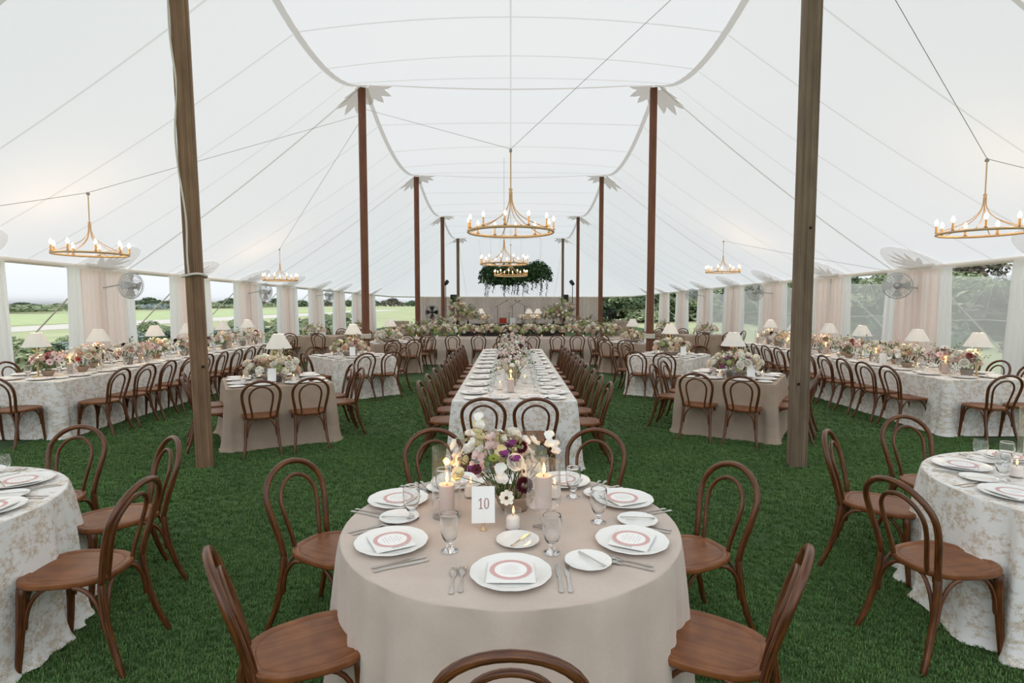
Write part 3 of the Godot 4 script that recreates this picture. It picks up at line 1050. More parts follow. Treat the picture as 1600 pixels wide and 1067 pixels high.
func chandelier(x: float, f: float, y: float, s: float, n: int, label: String):
	var t := thing("chandelier", label, "chandelier", w(x, y, f))
	var R := 0.7 * s
	var g := G.new()
	var ring := []
	for i in 49: ring.append(Vector3(cos(TAU * i / 48) * R, 0, sin(TAU * i / 48) * R))
	g.tube(ring, 0.016 * s, 8, false, 1.5, Vector3.UP)
	part("ring", g.mesh(), M.gold, t)
	for k in 6:
		var a := TAU * k / 6 + 0.3
		var p := []
		for i in 13:
			var u := i / 12.0
			var r := R * pow(1 - u, 1.9) + 0.02 * s
			p.append(Vector3(cos(a) * r, 0.02 + 0.62 * s * (1 - pow(1 - u, 0.62)) * 1.0, sin(a) * r))
		g = G.new()
		g.tube(p, 0.008 * s, 6)
		part("arm", g.mesh(), M.gold, t)
	g = G.new()
	g.lathe([[0.0, 0.6 * s], [0.02 * s, 0.61 * s], [0.034 * s, 0.635 * s], [0.02 * s, 0.66 * s], [0.036 * s, 0.685 * s], [0.012 * s, 0.71 * s], [0.011 * s, 1.28 * s], [0.0, 1.29 * s]], 14)
	part("stem", g.mesh(), M.gold, t)
	var slv := G.new()
	slv.lathe([[0.0, 0.0], [0.026 * s, 0.004], [0.03 * s, 0.018 * s], [0.014, 0.02 * s], [0.0125, 0.14 * s], [0.0, 0.14 * s]], 10)
	var bm := G.new()
	bm.lathe([[0.0, 0.0], [0.013, 0.006], [0.023, 0.028], [0.021, 0.048], [0.008, 0.078], [0.0, 0.088]], 10)
	var sm := slv.mesh()
	var bb := bm.mesh()
	for k in n:
		var a := TAU * k / n + 0.12
		var at := Vector3(cos(a) * R, 0.024 * s, sin(a) * R)
		part("candle_sleeve", sm, M.candle_sleeve, t, at)
		part("bulb", bb, M.bulb, t, at + Vector3(0, 0.14 * s, 0))
		var l := OmniLight3D.new()
		l.light_color = Color(1, 0.8, 0.55); l.light_energy = 0.14; l.omni_range = 40; l.omni_attenuation = 2; l.light_size = 0.018; l.shadow_enabled = true
		l.position = at + Vector3(0, 0.14 * s + 0.03, 0)
		t.add_child(l)
	g = G.new()
	g.lathe([[0.0, 1.27 * s], [0.022, 1.28 * s], [0.026, 1.31 * s], [0.012, 1.34 * s], [0.0, 1.345 * s]], 10)
	part("hook", g.mesh(), M.cable, t)
	return w(x, y + 1.33 * s, f)
func cable(a: Vector3, b: Vector3, sag: float, label: String):
	var p := []
	for i in 15:
		var u := i / 14.0
		p.append(a.lerp(b, u) - Vector3(0, sag * 4 * u * (1 - u), 0))
	var g := G.new()
	g.tube(p, 0.004, 5)
	single("cable", g.mesh(), M.cable, label, "cable")

func fan(at: Vector3, dir: Vector3, arm_from: Vector3, label: String, m: Material, bladem: Material, stand := false, R := 0.27):
	var t := thing("fan", label, "fan", at if not stand else Vector3(at.x, 0, at.z))
	var o := Vector3.ZERO if not stand else Vector3(0, at.y, 0)
	var B := Basis.looking_at(dir, Vector3.UP)
	var cage := G.new()
	for q in [[R, 0.0, 0.008], [R * 0.97, -0.05, 0.004], [R * 0.75, -0.085, 0.004], [R * 0.45, -0.1, 0.004], [R * 0.97, 0.05, 0.004], [R * 0.6, 0.09, 0.004]]:
		var ring := []
		for i in 33: ring.append(o + B * Vector3(cos(TAU * i / 32) * q[0], sin(TAU * i / 32) * q[0], q[1]))
		cage.tube(ring, q[2], 5, false)
	for k in 28:
		var a := TAU * k / 28
		var p := []
		for q in [[0.06, -0.1], [R * 0.5, -0.1], [R * 0.85, -0.075], [R, 0.0], [R * 0.85, 0.075], [0.08, 0.1]]:
			p.append(o + B * Vector3(cos(a) * q[0], sin(a) * q[0], q[1]))
		cage.tube(p, 0.0028, 4, false)
	part("cage", cage.mesh(), m, t)
	for k in 4:
		var bl := G.new()
		var P := []
		for i in 4:
			var r := lerpf(0.05, R * 0.88, i / 3.0)
			var row := PackedVector3Array()
			for j in 5:
				var a := k * PI / 2 + lerpf(-0.42, 0.42, j / 4.0)
				row.append(o + B * Vector3(cos(a) * r, sin(a) * r, lerpf(-0.03, 0.03, j / 4.0)))
			P.append(row)
		bl.grid(P)
		part("blade", bl.mesh(), bladem, t)
	var hub := G.new()
	hub.lathe([[0.0, -0.1], [0.06, -0.095], [0.06, 0.02], [0.075, 0.03], [0.075, 0.2], [0.05, 0.23], [0.0, 0.235]], 16)
	var hm := part("motor", hub.mesh(), m, t, o)
	hm.basis = B * Basis(Vector3.RIGHT, PI / 2)
	var arm := G.new()
	if stand:
		arm.tube([Vector3(0, 0.03, 0), o - dir * 0.1], 0.02, 8)
		arm.lathe([[0.0, 0.0], [0.22, 0.0], [0.23, 0.015], [0.05, 0.04], [0.0, 0.045]], 20)
		part("stand", arm.mesh(), m, t)
	else:
		arm.tube([o - dir * 0.2, o - dir * 0.28, arm_from - at], 0.014, 6)
		arm.box(arm_from - at, Vector3(0.03, 0.16, 0.06))
		part("bracket", arm.mesh(), m, t)
# ---------------------------------------------------------------- flowers
var bloom := {}
func srgb(r: int, g: int, b: int) -> Color: return Color(r / 255.0, g / 255.0, b / 255.0).srgb_to_linear()
func vary(c: Color, r: RandomNumberGenerator, k := 0.12) -> Color:
	var q := r.randf_range(1 - k, 1 + k)
	return Color(c.r * q, c.g * q * r.randf_range(0.97, 1.03), c.b * q)
# petal: from the origin outwards along +x, curling up by lift
func petal(g: G, ln: float, wd: float, lift: float, cup: float, t: Transform3D, col: Color):
	g.tint = col
	var P := []
	for i in 4:
		var u := i / 3.0
		var hw: float = wd * [0.18, 0.8, 1.0, 0.45][i]
		var row := PackedVector3Array()
		for j in 3:
			var q := j - 1.0
			row.append(t * Vector3(ln * u * cos(lift * u), ln * u * sin(lift * u) + cup * absf(q) * hw, q * hw))
		P.append(row)
	g.grid(P)
	g.tint = Color(1, 1, 1)
func rose(c: Color, sd: int, fullness := 1.0) -> ArrayMesh:
	var r := RandomNumberGenerator.new()
	r.seed = sd
	var g := G.new()
	for L in 4:
		var n: int = [3, 5, 6, 7][L]
		for k in n:
			var a := TAU * k / n + L * 0.7
			var open: float = [1.45, 1.15, 0.8, 0.42][L]
			var t := Transform3D(Basis(Vector3.UP, a), Vector3(0, [0.012, 0.006, 0.0, -0.006][L], 0))
			petal(g, [0.026, 0.034, 0.041, 0.047][L] * fullness, [0.016, 0.02, 0.024, 0.026][L] * fullness, open, 0.35, t, vary(c.lerp(Color(1, 0.93, 0.82), 0.12 * L), r, 0.08))
	return g.mesh()
func cosmos(c: Color, eye: Color, sd: int, n := 8) -> ArrayMesh:
	var r := RandomNumberGenerator.new()
	r.seed = sd
	var g := G.new()
	for k in n:
		petal(g, 0.036 * r.randf_range(0.9, 1.1), 0.0135, r.randf_range(0.05, 0.35), 0.25, Transform3D(Basis(Vector3.UP, TAU * k / n)), vary(c, r, 0.08))
	g.tint = eye
	g.lathe([[0.0, -0.004], [0.008, 0.0], [0.009, 0.004], [0.005, 0.009], [0.0, 0.01]], 8)
	g.tint = Color(1, 1, 1)
	return g.mesh()
func dahlia(c: Color, sd: int) -> ArrayMesh:
	var r := RandomNumberGenerator.new()
	r.seed = sd
	var g := G.new()
	for L in 7:
		var n: int = [6, 9, 12, 14, 15, 15, 13][L]
		var el: float = lerpf(1.4, -0.5, L / 6.0)
		for k in n:
			var a := TAU * (k + 0.5 * (L % 2)) / n
			var b := Basis(Vector3.UP, a) * Basis(Vector3.BACK, el)
			petal(g, 0.02, 0.0068, 0.25, 0.7, Transform3D(b, b * Vector3(0.02, 0, 0)), vary(c, r, 0.25))
	return g.mesh()
func cluster(c: Color, sd: int, n := 22) -> ArrayMesh:
	var r := RandomNumberGenerator.new()
	r.seed = sd
	var g := G.new()
	for k in n:
		var el := asin(lerpf(-0.25, 1.0, (k + 0.5) / n))
		var a := k * 2.39996
		var d := Vector3(cos(a) * cos(el), sin(el), sin(a) * cos(el))
		var b := Basis(Vector3.UP.cross(d).normalized() if absf(d.y) < 0.99 else Vector3.RIGHT, Vector3.UP.angle_to(d))
		var cc := vary(c, r, 0.1)
		for q in 4: petal(g, 0.017, 0.0095, 0.25, 0.1, Transform3D(b * Basis(Vector3.UP, q * PI / 2 + a), d * 0.04), cc)
	return g.mesh()
func sweetpea(c: Color, sd: int) -> ArrayMesh:
	# a spray of three ruffled blooms
	var r := RandomNumberGenerator.new()
	r.seed = sd
	var g := G.new()
	for k in 3:
		var o := Vector3(r.randf_range(-0.016, 0.016), -0.026 + k * 0.024, r.randf_range(-0.016, 0.016))
		for q in 5: petal(g, 0.027, 0.016, r.randf_range(0.3, 1.1), 0.2, Transform3D(Basis(Vector3.UP, q * TAU / 5 + k), o), vary(c, r, 0.07))
	return g.mesh()
func sprig(c: Color, sd: int, n := 9, ln := 0.2) -> G:
	var r := RandomNumberGenerator.new()
	r.seed = sd
	var g := G.new()
	g.tint = c * 0.8
	g.tube([Vector3.ZERO, Vector3(0.004, ln * 0.5, 0), Vector3(-0.004, ln, 0.006)], [0.0022, 0.0018, 0.001], 4)
	for k in n:
		var u := 0.25 + 0.75 * k / n
		petal(g, r.randf_range(0.03, 0.048), r.randf_range(0.009, 0.014), r.randf_range(0.2, 0.7), 0.2, Transform3D(Basis(Vector3.UP, k * 2.4), Vector3(0, ln * u, 0)), vary(c, r, 0.25))
	return g
func make_blooms():
	bloom.cream = rose(srgb(244, 232, 212), 1)
	bloom.white_rose = rose(srgb(246, 243, 234), 2)
	bloom.peach = rose(srgb(238, 205, 178), 3)
	bloom.blush = rose(srgb(233, 207, 199), 4)
	bloom.coral = rose(srgb(196, 96, 92), 5)
	bloom.red = rose(srgb(150, 28, 40), 6)
	bloom.white_cosmos = cosmos(srgb(246, 242, 230), srgb(90, 60, 20), 7)
	bloom.pink_cosmos = cosmos(srgb(236, 208, 212), srgb(120, 90, 30), 8)
	bloom.burgundy_cosmos = cosmos(srgb(92, 22, 40), srgb(40, 10, 15), 9)
	bloom.dahlia = dahlia(srgb(84, 14, 34), 10)
	bloom.plum = dahlia(srgb(104, 44, 78), 11)
	bloom.hydrangea = cluster(srgb(236, 236, 222), 12)
	bloom.green_hydrangea = cluster(srgb(170, 180, 120), 13)
	bloom.ivory = cluster(srgb(244, 236, 214), 14)
	bloom.white_pea = sweetpea(srgb(250, 248, 242), 15)
	bloom.yellow_pea = sweetpea(srgb(240, 232, 190), 16)
	bloom.purple_pea = sweetpea(srgb(140, 62, 122), 17)
	bloom.green_pea = cosmos(srgb(140, 150, 60), srgb(90, 90, 30), 18, 12)
	bloom.pale_pea = sweetpea(srgb(238, 216, 212), 19)
# cfg: at (centre of the mound), r (radii), mix [[kind, count, scale] ...], leaves, seed, stems, bowl
func arrangement(cfg: Dictionary) -> Node3D:
	var t := Node3D.new()
	var r := RandomNumberGenerator.new()
	r.seed = cfg.seed
	var c: Vector3 = cfg.at
	var R: Vector3 = cfg.r
	if cfg.has("bowl"):
		var g := G.new()
		var b: float = cfg.bowl
		if cfg.get("boxy", false):
			g.lathe([[0.0, 0.0], [b * 0.72, 0.0], [b * 0.78, 0.01], [b, 0.1], [b * 0.96, 0.1], [b * 0.75, 0.02], [0.0, 0.02]], 8)
		else:
			g.lathe([[0.0, 0.0], [b * 0.6, 0.0], [b * 0.62, 0.008], [b * 0.8, 0.03], [b, 0.075], [b * 0.98, 0.085], [b * 0.92, 0.08], [b * 0.6, 0.03], [0.0, 0.025]], 22)
		part("bowl", g.mesh(), M[cfg.get("bowl_mat", "bowl")], t)
	var total := 0
	for q in cfg.mix: total += q[1]
	var i := 0
	var order := []
	for q in cfg.mix:
		for k in q[1]: order.append(q)
	for k in order.size():
		var j := r.randi_range(k, order.size() - 1)
		var tmp = order[k]; order[k] = order[j]; order[j] = tmp
	var stems := G.new()
	for q in order:
		var el := asin(lerpf(cfg.get("low", -0.15), 0.98, (i + 0.5) / total))
		var a := i * 2.39996 + r.randf_range(-0.25, 0.25)
		var d := Vector3(cos(a) * cos(el), sin(el), sin(a) * cos(el))
		var far := r.randf_range(cfg.get("inner", 0.82), 1.08)
		var p: Vector3 = c + d * R * far
		var m := part("blossom", bloom[q[0]], M.petals, t, p)
		var up := (d + Vector3(r.randf_range(-0.4, 0.4), 0.3, r.randf_range(-0.4, 0.4))).normalized()
		var ax := Vector3.UP.cross(up)
		m.basis = (Basis(ax.normalized(), Vector3.UP.angle_to(up)) if ax.length() > 0.01 else Basis()) * Basis(Vector3.UP, r.randf() * TAU).scaled(Vector3.ONE * q[2] * r.randf_range(0.85, 1.15))
		if cfg.get("stems", false):
			var root := Vector3(r.randf_range(-0.02, 0.02), 0.03, r.randf_range(-0.02, 0.02)) + Vector3(c.x, 0, c.z) * 0.6
			stems.tube([root, root.lerp(p, 0.5) + Vector3(0, 0.03, 0), p - up * 0.01], 0.0022, 4, false)
		i += 1
	for q in cfg.get("fixed", []):
		var m := part("blossom", bloom[q[0]], M.petals, t, q[1])
		m.basis = Basis(Vector3.RIGHT, 0.9 if q[0] == "dahlia" or q[0] == "white_cosmos" else 0.5).scaled(Vector3.ONE * q[2])
		stems.tube([Vector3(0.01, 0.03, 0.0), Vector3(0.01, 0.03, 0).lerp(q[1], 0.5) + Vector3(0, 0.02, 0), q[1]], 0.0022, 4, false)
	if stems.v.size() > 0: part("stems", stems.mesh(), M.stem, t)
	var gl := G.new()
	for k in cfg.leaves:
		var el := asin(r.randf_range(-0.3, 0.97))
		var a := r.randf() * TAU
		var d := Vector3(cos(a) * cos(el), sin(el), sin(a) * cos(el))
		var s := sprig_bank[k % sprig_bank.size()] as G
		var ax := Vector3.UP.cross(d)
		var b := (Basis(ax.normalized(), Vector3.UP.angle_to(d)) if ax.length() > 0.01 else Basis()) * Basis(Vector3.UP, r.randf() * TAU)
		gl.add(s, Transform3D(b.scaled(Vector3.ONE * cfg.get("leaf", 1.0) * r.randf_range(0.7, 1.2)), c + d * R * r.randf_range(0.25, 0.6)))
	if cfg.leaves > 0:
		var lf := part("foliage", gl.mesh(), M.leaves, t)
		lf.set_meta("kind", "stuff")
	return t
var sprig_bank := []
func make_sprigs():
	var cs := [srgb(118, 134, 82), srgb(92, 112, 72), srgb(148, 156, 104), srgb(136, 120, 92), srgb(112, 128, 100), srgb(142, 106, 94)]
	for k in 6: sprig_bank.append(sprig(cs[k], 30 + k))

# ---------------------------------------------------------------- planting outside
func leaf_mass(sd: int, blobs: Array, n: int, ls: float, cols: Array) -> ArrayMesh:
	var r := RandomNumberGenerator.new()
	r.seed = sd
	var g := G.new()
	for k in n:
		var b: Array = blobs[k % blobs.size()]
		var d := Vector3(r.randfn(), r.randfn(), r.randfn()).normalized()
		if d.y < -0.3: d.y = -d.y
		var p: Vector3 = b[0] + d * b[1] * r.randf_range(0.7, 1.06)
		var nn := (d + Vector3(r.randfn(), r.randfn(), r.randfn()) * 0.5).normalized()
		var u := nn.cross(Vector3(r.randfn(), r.randfn(), r.randfn())).normalized()
		var q := nn.cross(u)
		var s := ls * r.randf_range(0.6, 1.3)
		g.tint = vary(cols[r.randi() % cols.size()], r, 0.3)
		g.flat([p - u * s, p - q * s * 0.45 + nn * s * 0.15, p + u * s, p + q * s * 0.45 + nn * s * 0.15])
	return g.mesh()
func bush(key: String, sd: int, cols: Array, tall: float):
	bloom[key] = leaf_mass(sd, [[Vector3(0, 0.35 * tall, 0), Vector3(0.6, 0.5 * tall, 0.6)], [Vector3(0.45, 0.3 * tall, 0.1), Vector3(0.45, 0.4 * tall, 0.5)], [Vector3(-0.4, 0.32 * tall, -0.1), Vector3(0.5, 0.38 * tall, 0.45)], [Vector3(0.05, 0.62 * tall, 0.1), Vector3(0.35, 0.35 * tall, 0.35)]], 1500, 0.07, cols)

func build_outside():
	var g := G.new()
	g.grid([PackedVector3Array([Vector3(-700, -0.06, -800), Vector3(700, -0.06, -800)]), PackedVector3Array([Vector3(-700, -0.06, 200), Vector3(700, -0.06, 200)])], false, true)
	structure("ground", g.mesh(), M.field, "pale green open field around the tent")
	# strips of ground seen through the open side
	var strips := [["path", "sand", -39.0, -31.0, "pale sandy track crossing the field"], ["fairway", "fairway", -78.0, -40.5, "smooth light green fairway beyond the sandy track"]]
	for s in strips:
		var P := []
		for i in 41:
			var f := lerpf(-20, 160, i / 40.0)
			P.append(PackedVector3Array([w(s[2] + 1.5 * sin(f * 0.07), -0.045, f), w(s[3] + 1.2 * sin(f * 0.09 + 1), -0.045, f)]))
		var q := G.new()
		q.grid(P)
		var o := structure(s[0], q.mesh(), M[s[1]], s[4])
	var green := [srgb(146, 162, 122), srgb(164, 176, 136), srgb(124, 144, 106), srgb(182, 188, 154)]  # outdoor greens kept pale: haze is put into the leaf colour
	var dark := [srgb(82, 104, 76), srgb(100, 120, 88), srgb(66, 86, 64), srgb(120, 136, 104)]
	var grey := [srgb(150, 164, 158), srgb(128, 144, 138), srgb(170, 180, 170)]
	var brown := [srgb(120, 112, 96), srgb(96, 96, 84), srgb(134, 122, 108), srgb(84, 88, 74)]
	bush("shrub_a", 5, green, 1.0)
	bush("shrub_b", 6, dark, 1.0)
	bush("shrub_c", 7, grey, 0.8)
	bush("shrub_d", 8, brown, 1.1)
	var r := RandomNumberGenerator.new()
	r.seed = 77
	# shrubs close to the open side
	for k in 46:
		var x: float = -[10.6, 13.0, 15.6, 19.5][k % 4] - r.randf_range(0, 1.6)
		var f: float = lerpf(10, 40, k / 45.0) * (-x / 11.0)
		var s := r.randf_range(0.8, 1.5)
		var key: String = ["shrub_a", "shrub_b", "shrub_c", "shrub_a"][k % 4]
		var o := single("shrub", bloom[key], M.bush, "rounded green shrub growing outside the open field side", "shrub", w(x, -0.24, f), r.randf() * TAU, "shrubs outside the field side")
		o.scale = Vector3(s * 1.2, s * 0.75, s * 1.2)
	# rough dune growth beyond the fairway and the tree line
	for k in 46:
		var f := lerpf(30, 330, k / 45.0)
		var x := -r.randf_range(84, 120) - f * 0.1
		var s := r.randf_range(4, 8)
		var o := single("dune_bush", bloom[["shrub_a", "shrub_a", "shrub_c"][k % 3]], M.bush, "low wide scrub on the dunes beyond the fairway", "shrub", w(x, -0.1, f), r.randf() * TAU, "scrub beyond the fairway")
		o.scale = Vector3(s * 1.6, s * 0.28, s * 1.6)
	for k in 24:
		var a := lerpf(-0.92, -0.1, k / 23.0)
		var d := 330.0 + 30 * (k % 2)
		var s := r.randf_range(5, 7)
		var o := single("distant_tree", bloom[["shrub_b", "shrub_b", "shrub_d"][k % 3]], M.bush, "dark distant tree on the horizon over the field", "tree", w(sin(a) * d, -0.95, cos(a) * d), r.randf() * TAU, "distant trees on the field horizon")  # greyed leaf greens hold the distance haze in their colour
		o.scale = Vector3(s * 1.5, s * (0.55 if a < -0.6 else 0.9), s * 1.5)
	# trees on the clear-panel side
	var tb := []
	for k in 7: tb.append([Vector3(r.randf_range(-1.4, 1.4), 0.5 + 0.45 * k, r.randf_range(-1.4, 1.4)), Vector3(1.3, 0.9, 1.3)])
	for k in 3:
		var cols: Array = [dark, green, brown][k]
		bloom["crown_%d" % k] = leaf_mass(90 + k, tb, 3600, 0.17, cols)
	var tg := G.new()
	tg.tube([Vector3(0, -0.1, 0), Vector3(0.1, 1.2, 0), Vector3(0, 2.4, 0.1)], [0.16, 0.13, 0.08], 8)
	var trunk := tg.mesh()
	for k in 40:
		var f := lerpf(2, 95, k / 39.0)
		var x := r.randf_range(17, 24) + f * 0.18
		var s := r.randf_range(0.75, 1.15) * (1.0 if f < 40 else 1.35)
		var t := thing("tree", "leafy tree standing outside the clear-panel side", "tree", w(x, -0.06, f), r.randf() * TAU, "trees outside the clear-panel side")
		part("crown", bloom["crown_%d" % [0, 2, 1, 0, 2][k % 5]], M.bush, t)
		part("trunk", trunk, M.bark, t)
		t.scale = Vector3(s * 1.2, s * (0.6 if f < 26 else 0.8), s * 1.2)
	for k in 30:
		var f := lerpf(4, 60, k / 29.0)
		var x := r.randf_range(14, 17) + f * 0.12
		var s := r.randf_range(1.0, 1.7)
		var o := single("shrub", bloom[["shrub_d", "shrub_b", "shrub_c"][k % 3]], M.bush, "dull brown-green shrub outside the clear-panel side", "shrub", w(x, -0.24, f), r.randf() * TAU, "shrubs outside the clear-panel side")
		o.scale = Vector3(s * 1.1, s * 0.8, s * 1.1)
	# trees behind the end opening
	for k in 14:
		var x := lerpf(5.5, 26, k / 13.0)
		var t := thing("tree", "dark green tree behind the far end opening", "tree", w(x, -0.06, r.randf_range(56, 68)), r.randf() * TAU, "trees behind the far end")
		part("crown", bloom["crown_%d" % [0, 1, 0][k % 3]], M.bush, t)
		part("trunk", trunk, M.bark, t)
		t.scale = Vector3(1.35, 0.95, 1.35)
	# guy straps from the eaves to the ground
	for side in [-1, 1]:
		for f in side_poles():
			if f < 8: continue
			var q := G.new()
			q.tube([Vector3.ZERO, Vector3(side * 2.6, -eave(f) - 0.06, 0)], 0.016, 5)
			var which := "field side" if side < 0 else "clear-panel side"
			single("guy_strap", q.mesh(), M.strap, "taut beige guy strap running from eave to ground, " + which, "strap", w(side * XW, eave(f), f), 0, "guy straps, " + which)

func build_floor():
	var g := G.new()
	g.grid([PackedVector3Array([w(-9.6, 0, 44), w(9.6, 0, 44)]), PackedVector3Array([w(-9.6, 0, -9), w(9.6, 0, -9)])], false, true)
	var fl := structure("floor", g.mesh(), M.turf, "short dark green lawn under the tent")
	var r := RandomNumberGenerator.new()
	r.seed = 11
	var gb := G.new()
	for k in 9:
		var a := r.randf() * TAU
		var p := Vector3(cos(a), 0, sin(a)) * r.randf_range(0, 0.018)
		var b := r.randf() * TAU
		var h := r.randf_range(0.02, 0.036)
		var lean := Vector3(cos(b), 0, sin(b)) * h * r.randf_range(0.2, 0.9)
		var side := Vector3(-sin(b), 0, cos(b)) * 0.0022
		gb.tint = vary(srgb(84, 120, 64) if k % 3 > 0 else srgb(116, 146, 88), r, 0.3)
		gb.flat([p - side, p + side, p + lean * 0.45 + Vector3(0, h * 0.7, 0) + side * 0.8, p + lean * 0.45 + Vector3(0, h * 0.7, 0) - side * 0.8])
		gb.flat([p + lean * 0.45 + Vector3(0, h * 0.7, 0) - side * 0.8, p + lean * 0.45 + Vector3(0, h * 0.7, 0) + side * 0.8, p + lean + Vector3(0, h, 0)])
	var mm := MultiMesh.new()
	mm.transform_format = MultiMesh.TRANSFORM_3D
	mm.use_colors = true
	mm.mesh = gb.mesh()
	var buf := PackedFloat32Array()
	var nz := noise(0.7, 12)
	var count := 0
	for zone in [[1.3, 4.2, 4.4, 2600.0, 1.0], [4.2, 7.5, 6.2, 1100.0, 1.35], [7.5, 13.0, 6.2, 300.0, 1.9]]:
		var area: float = (zone[1] - zone[0]) * zone[2] * 2
		for k in int(area * zone[3]):
			var x := r.randf_range(-zone[2], zone[2])
			var f := r.randf_range(zone[0], zone[1])
			if absf(x) > f * 0.95 + 0.3: continue
			if Vector2(x, f - 2.62).length() < 0.72: continue
			var a := r.randf() * TAU
			var s: float = zone[4] * r.randf_range(0.75, 1.2)
			var sy: float = r.randf_range(0.75, 1.15) * minf(s, 1.25)
			var ca := cos(a) * s; var sa := sin(a) * s
			var tone := clampf(1.0 + 0.22 * nz.get_noise_2d(x * 2, f * 2), 0.6, 1.5) * r.randf_range(0.8, 1.2)
			buf.append_array([ca, 0, sa, x, 0, sy, 0, -0.002, -sa, 0, ca, -f, tone, tone, tone * 0.95, 1])
			count += 1
	mm.instance_count = count
	mm.buffer = buf
	var gi := MultiMeshInstance3D.new()
	gi.name = "grass"
	gi.multimesh = mm
	gi.material_override = M.grass_blade
	gi.set_meta("kind", "stuff")
	fl.add_child(gi)

# ---------------------------------------------------------------- the tables with everything on them
func round_table(x: float, f: float, r: float, m: Material, label: String, sd: int):
	var t := thing("round_table", label, "table", w(x, 0, f))
	part("tablecloth", cloth(round_outline(r), sd, 0.085, 0.03), m, t)
func box_table(called: String, x: float, f: float, hx: float, hz: float, turn: float, m: Material, label: String, sd: int, y := TH):
	var t := thing(called, label, "table", w(x, 0, f), turn)
	part("tablecloth", cloth(rect_outline(hx, hz), sd, 0.035, 0.025, y, 1.0), m, t)
func lamp(x: float, f: float, label: String, y := TH, group := ""):
	put("lamp", "table_lamp", label, "lamp", w(x, y, f), 0, group)
func flowers(key: String, cfg: Dictionary, x: float, f: float, turn: float, label: String, group := "", y := TH):
	put(key, "flower_arrangement", label, "flowers", w(x, y, f), turn, group, cfg)
func candle_in_glass(x: float, f: float, tn: String, tall := false, y := TH):
	put("hurricane", "hurricane_glass", "clear glass cylinder around a pillar candle on " + tn, "vase", w(x, y, f), 0, "glass cylinders on " + tn)
	put("pillar", "pillar_candle", "lit taupe pillar candle on " + tn, "candle", w(x, y + 0.009, f), 0, "pillar candles on " + tn)
func votive(x: float, f: float, tn: String, y := TH):
	put("votive", "votive_glass", "small clear votive glass on " + tn, "candle holder", w(x, y, f), 0, "votive glasses on " + tn)
	put("votive_candle", "votive_candle", "small lit white votive candle on " + tn, "candle", w(x, y + 0.0085, f), 0, "votive candles on " + tn)
func number_card(x: float, f: float, turn: float, text: String, label: String):
	var t := thing("table_number_card", label, "card", w(x, TH, f), turn)
	var g := G.new()
	g.box(Vector3(0, 0.118, 0), Vector3(0.105, 0.165, 0.0016), Basis(Vector3.RIGHT, -0.12))
	part("card", g.mesh(), M.card, t)
	g = G.new()
	g.lathe([[0.0, 0.0], [0.016, 0.0], [0.017, 0.003], [0.009, 0.012], [0.004, 0.02], [0.008, 0.028], [0.004, 0.034], [0.0, 0.034]], 14)
	for s in [-1, 1]: g.tube([Vector3(0, 0.03, 0), Vector3(s * 0.006, 0.037, 0.006), Vector3(s * 0.009, 0.05, 0.004)], 0.0018, 5)
	part("clip", g.mesh(), M.gold, t)
	if text != "":
		var tm := TextMesh.new()
		var sf := SystemFont.new()
		sf.font_names = PackedStringArray(["Droid Serif"])
		tm.font = sf
		tm.text = text; tm.font_size = 64; tm.pixel_size = 0.0009; tm.depth = 0.0006
		var o := part("numeral", tm, M.numeral_ink, t, Vector3(0.002, 0.122, 0.0012))
		o.rotation.x = -0.12
		o.scale = Vector3(0.82, 1.15, 1)

func bowl_cfg(sd: int, at: Vector3, r: Vector3, mix: Array, leaves: int, bowl: float, extra := {}) -> Dictionary:
	var c := {"seed": sd, "at": at, "r": r, "mix": mix, "leaves": leaves}
	if bowl > 0: c.bowl = bowl
	c.merge(extra)
	return c

